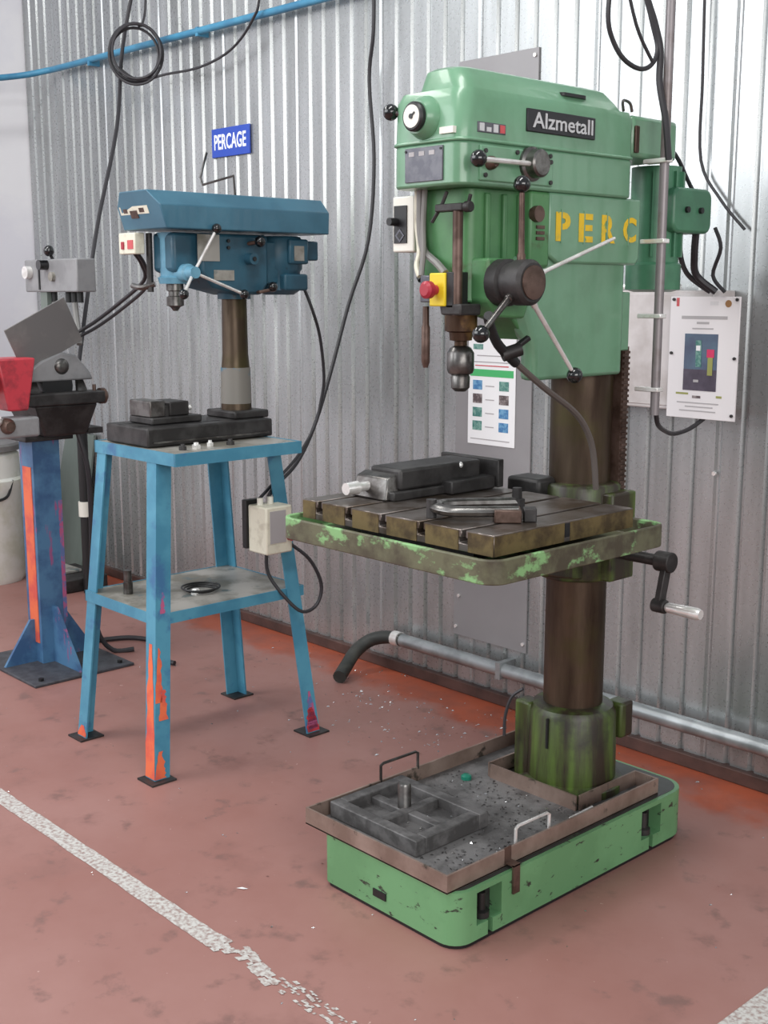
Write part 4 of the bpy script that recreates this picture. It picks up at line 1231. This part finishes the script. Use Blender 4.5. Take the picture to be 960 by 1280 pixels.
nb = Thing('notice_board', 'white instruction board with a framed machine photo beside the vertical conduit', 'board', (-2.08, 3.28, 1.2))
NY = 3.280
nb.part(MB().box(-2.208, -1.962, NY, NY + .006, 1.208, 1.586), 'board_panel', WHITEB, bevel=0.001)
ph = nb.part(MB().box(-2.150, -2.032, NY - .001, NY, 1.296, 1.472), 'photo_print', PPHOTO)
nb.part(MB().box(-2.150, -2.032, NY - .0016, NY - .001, 1.296, 1.362), 'photo_floor', PPHOTOD, parent=ph)
nb.part(MB().box(-2.108, -2.088, NY - .0022, NY - .0016, 1.37, 1.452).rot((-2.098, NY, 1.41), 'Y', -2), 'photo_machine', PTEAL, parent=ph)
nb.part(MB().box(-2.107, -2.092, NY - .0026, NY - .0022, 1.42, 1.436), 'photo_machine', PAPER, parent=ph)
nb.part(MB().box(-2.068, -2.042, NY - .0026, NY - .0022, 1.40, 1.425), 'photo_person_shape', PPINK, parent=ph)
nb.part(MB().box(-2.064, -2.046, NY - .0026, NY - .0022, 1.345, 1.40), 'photo_person_shape', POLIVE, parent=ph)
nb.part(MB().box(-2.112, -2.094, NY - .0028, NY - .0022, 1.322, 1.330), 'photo_machine', PGREY, parent=ph)
for (a, b, zz, hh, mm) in ((-2.165, -2.003, 1.517, .010, PGREY), (-2.110, -2.066, 1.502, .007, PGREY), (-2.125, -2.05, 1.486, .004, PGREY),
                           (-2.175, -2.13, 1.282, .006, POLIVE), (-2.115, -2.085, 1.272, .008, PDARK), (-2.03, -2.01, 1.276, .007, POLIVE),
                           (-2.17, -2.02, 1.255, .004, PGREY), (-2.14, -2.04, 1.243, .004, PGREY), (-2.16, -2.03, 1.230, .004, PGREY),
                           (-2.065, -2.035, 1.560, .012, mat('print_pale', (214, 212, 214), .6))):
    nb.part(MB().box(a, b, NY - .0008, NY, zz, zz + hh), 'text_line', mm)
nb.part(MB().box(-2.186, -2.176, NY - .0008, NY, 1.556, 1.582), 'board_logo', PRED)
nb.part(MB().lathe((-2.002, NY, 1.565), (-2.002, NY - .001, 1.565), [(0, .011), (1, .011)], 16), 'board_emblem', mat('print_brown', (150, 110, 70), .6))
for (a, b) in ((-2.195, 1.577), (-1.972, 1.577), (-2.197, 1.41), (-1.972, 1.40), (-1.972, 1.225)):
    nb.part(MB().cyl((a, NY, b), (a, NY - .005, b), .005, n=8), 'board_screw', CAST)

# vertical conduit with clips at the side of the drill
cd = Thing('vertical_conduit', 'grey vertical cable conduit running up past the rear of the green drill', 'conduit', (-1.925, 2.805, 1.27))
cd.part(MB().cyl((-1.925, 2.803, 1.265), (-1.925, 2.803, 3.4), .0125, n=14), 'conduit_tube', GREYCON)
for zz in (1.945, 1.735, 1.535, 1.335):
    cd.part(MB().box(-1.985, -1.909, 2.788, 2.818, zz - .006, zz + .006), 'conduit_clip', STEEL, bevel=0.002)
single(MB().tube([(-1.925, 2.81, 1.275), (-1.945, 2.85, 1.235), (-2.036, 3.02, 1.195), (-2.095, 3.16, 1.170), (-2.10, 3.25, 1.178), (-2.085, 3.31, 1.21), (-2.08, 3.335, 1.235)], .007, 8), 'conduit_cable', RUBBER, (-1.925, 2.81, 1.18),
       'black cable curving from the conduit end to below the white instruction board', 'cable')
tl = MB().tube([(-1.975, 2.72, 2.60), (-1.980, 2.745, 2.42), (-1.962, 2.772, 2.300), (-1.950, 2.786, 2.231), (-1.940, 2.750, 2.185), (-1.940, 2.698, 2.167), (-1.950, 2.642, 2.185), (-1.960, 2.606, 2.228), (-1.960, 2.583, 2.283), (-1.965, 2.60, 2.40), (-1.97, 2.62, 2.60)], .0062, 8)
tl.tube([(-1.97, 2.73, 2.60), (-1.975, 2.750, 2.40), (-1.957, 2.782, 2.290), (-1.945, 2.792, 2.225), (-1.935, 2.780, 2.14), (-1.915, 2.785, 2.046), (-1.905, 2.792, 1.944)], .009, 8)
tl.tube([(-1.955, 2.61, 2.60), (-1.96, 2.641, 2.425), (-1.950, 2.688, 2.277), (-1.938, 2.749, 2.190)], .0045, 8)
single(tl, 'cable_loop', RUBBER, (-1.95, 2.7, 2.17), 'bundle of black cables looping beside the top of the vertical conduit', 'cable')
for (nm, pts, r_, lab) in (
        ('motor_cable', [(-2.079, 3.12, 1.775), (-2.10, 3.16, 1.706), (-2.115, 3.23, 1.65), (-2.061, 3.27, 1.60)], .008, 'left black cable drooping from the green motor terminal box'),
        ('motor_cable', [(-2.050, 3.16, 1.775), (-2.065, 3.18, 1.706), (-2.087, 3.23, 1.65), (-2.04, 3.268, 1.60)], .011, 'thick black cable in the middle below the motor terminal box'),
        ('motor_cable', [(-2.04, 3.245, 1.79), (-2.02, 3.25, 1.73), (-2.05, 3.262, 1.650), (-2.01, 3.268, 1.60)], .006, 'thin black cable at the right below the motor terminal box'),
        ('wall_cable', [(-2.228, 3.395, 3.3), (-2.21, 3.395, 2.5), (-2.204, 3.395, 2.250), (-2.197, 3.395, 2.009), (-2.118, 3.395, 1.882), (-2.03, 3.395, 1.79)], .005, 'thin dark cable running down the cladding above the terminal box'),
        ('cover_cable', [(-2.05, 2.95, 2.02), (-2.06, 3.05, 1.99), (-2.065, 3.13, 1.92), (-2.06, 3.15, 1.893)], .006, 'short dark cable from the rear cover to the motor terminal box')):
    single(MB().tube(pts, r_, 8), nm, RUBBER, pts[-1], lab, 'cable')

# pipe along the foot of the wall with a rubber end
pp = Thing('floor_pipe', 'grey galvanised pipe along the foot of the cladding with a black rubber elbow', 'pipe', (-2.6, 3.35, 0.165))
pp.part(MB().cyl((-3.55, 3.355, .163), (0.85, 3.355, .180), .0275, n=18), 'pipe_run', GALVPIPE)
pp.part(MB().tube([(-3.51, 3.355, .163), (-3.60, 3.352, .158), (-3.672, 3.318, .135), (-3.688, 3.25, .095), (-3.665, 3.175, .050), (-3.625, 3.105, .030)], .0285, 12), 'rubber_elbow', HOSE)
pp.part(MB().cyl((-3.56, 3.355, .162), (-3.52, 3.355, .164), .032, n=18), 'hose_clip', STEEL)
for xx_ in (-2.95, -1.3):
    pp.part(MB().box(xx_ - .012, xx_ + .012, 3.325, WY - .002, .135, .20), 'pipe_bracket', GALVPIPE)

bp_ = Thing('air_pipe', 'pale blue compressed-air pipe running high across the cladding', 'pipe', (-4.8, 3.36, 2.79))
bp_.part(MB().tube([(0.8, 3.365, 2.765), (-1.5, 3.365, 2.770), (-4.0, 3.365, 2.785), (-5.4, 3.365, 2.795), (-6.2, 3.365, 2.80), (-6.34, 3.34, 2.795), (-6.42, 3.24, 2.77), (-6.455, 3.05, 2.735), (-6.455, 2.7, 2.68), (-6.455, 1.5, 2.60)], .0165, 10), 'pipe_run', PIPEBLUE)
for xx_ in (-5.9, -4.9, -3.0):
    bp_.part(MB().box(xx_ - .01, xx_ + .01, 3.352, WY - .001, 2.768, 2.808), 'pipe_clip', PIPEBLUE)

cc = MB()
for i in range(4):
    ox, oz, rr_ = (-0.03 + .020 * i), (.006 * ((i % 2) * 2 - 1)), .118 + .006 * (i % 3)
    cc.tube([(-5.235 + (ox + math.cos(a) * rr_) * .70, 3.235 - .004 * i + math.cos(a) * rr_ * .71, 2.722 + oz + math.sin(a) * rr_ * 1.06) for a in [q * math.pi / 8 for q in range(16)]], .0068, 7, 2, True)
cc.tube([(-5.289, 3.34, 3.35), (-5.306, 3.34, 2.991), (-5.275, 3.30, 2.875), (-5.23, 3.25, 2.846)], .006, 7)
cc.tube([(-5.30, 3.17, 2.66), (-5.23, 3.24, 2.600), (-5.12, 3.32, 2.622), (-4.861, 3.34, 2.624), (-4.621, 3.345, 2.669), (-4.428, 3.325, 2.765), (-4.376, 3.325, 2.88), (-4.37, 3.335, 3.35)], .006, 7)
single(cc, 'cable_coil', RUBBER, (-5.263, 3.33, 2.62), 'coil of dark cable hanging in front of the blue air pipe', 'cable')
single(MB().tube([(-5.30, 3.30, 3.35), (-5.318, 3.300, 3.132), (-5.385, 3.250, 2.771), (-5.215, 3.100, 2.366), (-5.081, 2.900, 1.909), (-4.947, 2.750, 1.547), (-4.836, 2.640, 1.300)], .0095, 8), 'drop_cable', RUBBER, (-4.84, 2.64, 1.3),
       'thick dark cable dropping diagonally from above to the pedestal grinder', 'cable')
single(MB().tube([(-3.660, 3.33, 3.3), (-3.655, 3.33, 2.841), (-3.662, 3.335, 2.605), (-3.715, 3.36, 2.430), (-3.698, 3.37, 2.121), (-3.711, 3.35, 1.807), (-3.720, 3.25, 1.552), (-3.666, 3.10, 1.271), (-3.630, 2.985, 1.075), (-3.56, 2.84, .955), (-3.46, 2.66, .90), (-3.37, 2.562, .885)], .0075, 8), 'supply_cable', RUBBER, (-3.37, 2.56, .88),
       'long dark cable hanging down the cladding to the cream switch box', 'cable')
single(MB().tube([(-3.56, 2.885, 1.62), (-3.53, 2.90, 1.54), (-3.545, 2.95, 1.435), (-3.558, 2.98, 1.282), (-3.57, 2.975, 1.19), (-3.57, 2.94, 1.09), (-3.53, 2.82, .985), (-3.44, 2.63, .91), (-3.365, 2.52, .885)], .006, 8), 'motor_lead', RUBBER, (-3.36, 2.52, .88),
       'thin dark lead from the blue motor down to the cream switch box', 'cable')
pcb = MB().tube([(-3.70, 2.250, 1.733), (-3.74, 2.30, 1.700), (-3.90, 2.408, 1.643), (-4.100, 2.422, 1.561), (-4.45, 2.50, 1.475), (-4.70, 2.54, 1.42)], .0075, 8)
pcb.tube([(-3.69, 2.255, 1.733), (-3.73, 2.31, 1.688), (-3.90, 2.42, 1.622), (-4.100, 2.435, 1.540), (-4.45, 2.51, 1.455), (-4.70, 2.54, 1.40)], .0065, 8)
single(pcb, 'switch_cable', RUBBER, (-3.70, 2.25, 1.73), 'pair of black cables slung from the bench drill switch to the grinder', 'cable')

# ================================================================== LEFT BACKGROUND
dz = Thing('white_duct', 'white vertical duct standing against the left wall', 'duct', (-6.55, 2.2, 0))
dz.part(MB().prism(rrect(-6.735, -6.50, 2.55, 2.86, .06, 6), 1.38, 3.45), 'duct_body', WALLW)
dz.part(MB().prism(rrect(-6.735, -6.485, 2.53, 2.88, .06, 6), 1.345, 1.38), 'duct_collar', GUARD)
ck_ = Thing('plastic_drum', 'stained white plastic drum standing at the left wall', 'drum', (-6.35, 2.82, 0))
ck_.part(MB().lathe((-6.38, 2.86, 0.0), (-6.38, 2.86, .74), [(0, .19), (.05, .205), (.70, .205), (.73, .215), (.78, .215), (.8, .20), (.97, .195), (1, .17)], 28), 'drum_body', DUSTYW)
ck_.part(MB().lathe((-6.38, 2.86, .74), (-6.38, 2.86, .78), [(0, .205), (.7, .205), (1, .19)], 28), 'drum_lid', GUARD)
ck_.part(MB().tube([(-6.195, 2.78, .58), (-6.17, 2.80, .50), (-6.165, 2.84, .48), (-6.17, 2.90, .50), (-6.19, 2.94, .58)], .008, 6), 'bail_handle', BLACKM)
lp = MB().box(-6.50, -6.08, 3.33, 3.342, 0.02, .80)
lp.v = [(p[0] + (0.10 if p[0] < -6.4 and p[2] > .5 else 0), p[1] + (.06 if p[2] > .5 else -.06), p[2]) for p in lp.v]
single(lp, 'leaning_panel', GREENPANEL, (-6.29, 3.3, 0.0), 'grey-green sheet panel leaning against the cladding behind the grinder', 'panel')
st = Thing('stand_pipe', 'black standpipe with a white collar near the cladding', 'pipe', (-5.72, 3.12, 0))
st.part(MB().cyl((-5.72, 3.12, 0.0), (-5.72, 3.12, .88), .028, n=14), 'pipe', BLACKM)
st.part(MB().cyl((-5.72, 3.12, .42), (-5.72, 3.12, .50), .036, n=16), 'pipe_collar', WHITEP)
tbx_ = Thing('tool_tray', 'low dark tray with a painted pale highlight on the floor behind the grinder', 'tray', (-5.95, 3.1, 0))
tbx_.part(MB().box(-6.12, -5.76, 3.0, 3.26, 0.0, .075), 'tray_body', CAST, bevel=0.008)
tbx_.part(MB().box(-6.08, -5.90, 3.02, 3.18, .075, .090), 'tray_highlight', SHELF, bevel=0.003)  # pale slab standing in for the highlight on the dark tray
single(MB().tube([(-4.85, 2.62, .012), (-4.78, 2.80, .012), (-4.62, 2.86, .012), (-4.48, 2.78, .012), (-4.40, 2.72, .012), (-4.30, 2.74, .012)], .011, 8), 'floor_hose', RUBBER, (-4.6, 2.8, 0), 'black hose curling on the floor behind the blue pedestal', 'hose')


single(MB().tube([(-4.62, 2.50, 1.01), (-4.60, 2.53, .85), (-4.63, 2.55, .60), (-4.66, 2.56, .35), (-4.66, 2.575, .12), (-4.65, 2.64, .015), (-4.60, 2.72, .013)], .011, 8), 'grinder_cable', RUBBER, (-4.64, 2.56, 0),
       'black cable hanging down behind the blue grinder pedestal', 'cable')
sp_ = MB().add([(-2.500, 1.766, .001), (-2.480, 1.774, .003), (-2.474, 1.788, .001), (-2.489, 1.778, .004)], [(0, 1, 3), (1, 2, 3), (0, 3, 2), (0, 2, 1)])
single(sp_, 'paint_flake', PAPER, (-2.48, 1.78, 0), 'small white flake lying alone on the floor left of the green base', 'flake', smooth=0)


# ================================================================== SWARF
def swarf(n, fx, name, material, label, seed, smin, smax):
    rnd = random.Random(seed)
    mb = MB()
    for i in range(n):
        x_, y_, z_ = fx(rnd)
        s_ = rnd.uniform(smin, smax)
        a = rnd.uniform(0, 6.28)
        ca, sa = math.cos(a) * s_, math.sin(a) * s_
        h_ = s_ * rnd.uniform(.2, .7)
        mb.add([(x_ - ca, y_ - sa, z_), (x_ + ca, y_ + sa, z_ + h_ * .4), (x_ - sa * .45, y_ + ca * .45, z_ + h_), (x_ + sa * .3, y_ - ca * .3, z_ + h_ * .2)], [(0, 1, 2), (0, 3, 1), (0, 2, 3), (1, 3, 2)])
    ob = mb.make(name, material, smooth=0)
    ob['kind'] = 'stuff'
    tag(ob, label, 'swarf')
    return ob


def near_wall(r):
    if r.random() < .65:
        return (r.gauss(-3.05, .38), min(r.gauss(3.0, .16), 3.38), .0005)
    return (r.uniform(-4.3, -2.0), min(r.gauss(3.2, .10), 3.38), .0005)


def on_floor(r):
    return (r.uniform(-4.8, -1.4), r.uniform(1.5, 3.3), .0005)


def in_tray(r):
    while True:
        x_, y_ = r.uniform(-2.41, -1.90), r.uniform(2.0, 2.55)
        if not (-2.42 < x_ < -2.06 and 2.02 < y_ < 2.315):
            return (x_, y_, .1575)


swarf(330, near_wall, 'floor_swarf', CHIP, 'bright metal swarf scattered on the floor along the cladding', 3, .003, .009)
swarf(110, on_floor, 'floor_crumbs', CHIP, 'sparse pale metal crumbs spread over the red floor', 5, .002, .006)
swarf(420, in_tray, 'tray_swarf', CHIPD, 'grey metal swarf lying in the drip tray', 6, .002, .007)
swarf(40, in_tray, 'tray_swarf', CHIP, 'few bright metal curls lying in the drip tray', 8, .003, .008)
swarf(40, lambda r: (r.uniform(-2.39, -2.09), r.uniform(2.05, 2.28), .173), 'frame_swarf', CHIP, 'bright metal crumbs inside the ribbed cast frame', 9, .002, .006)
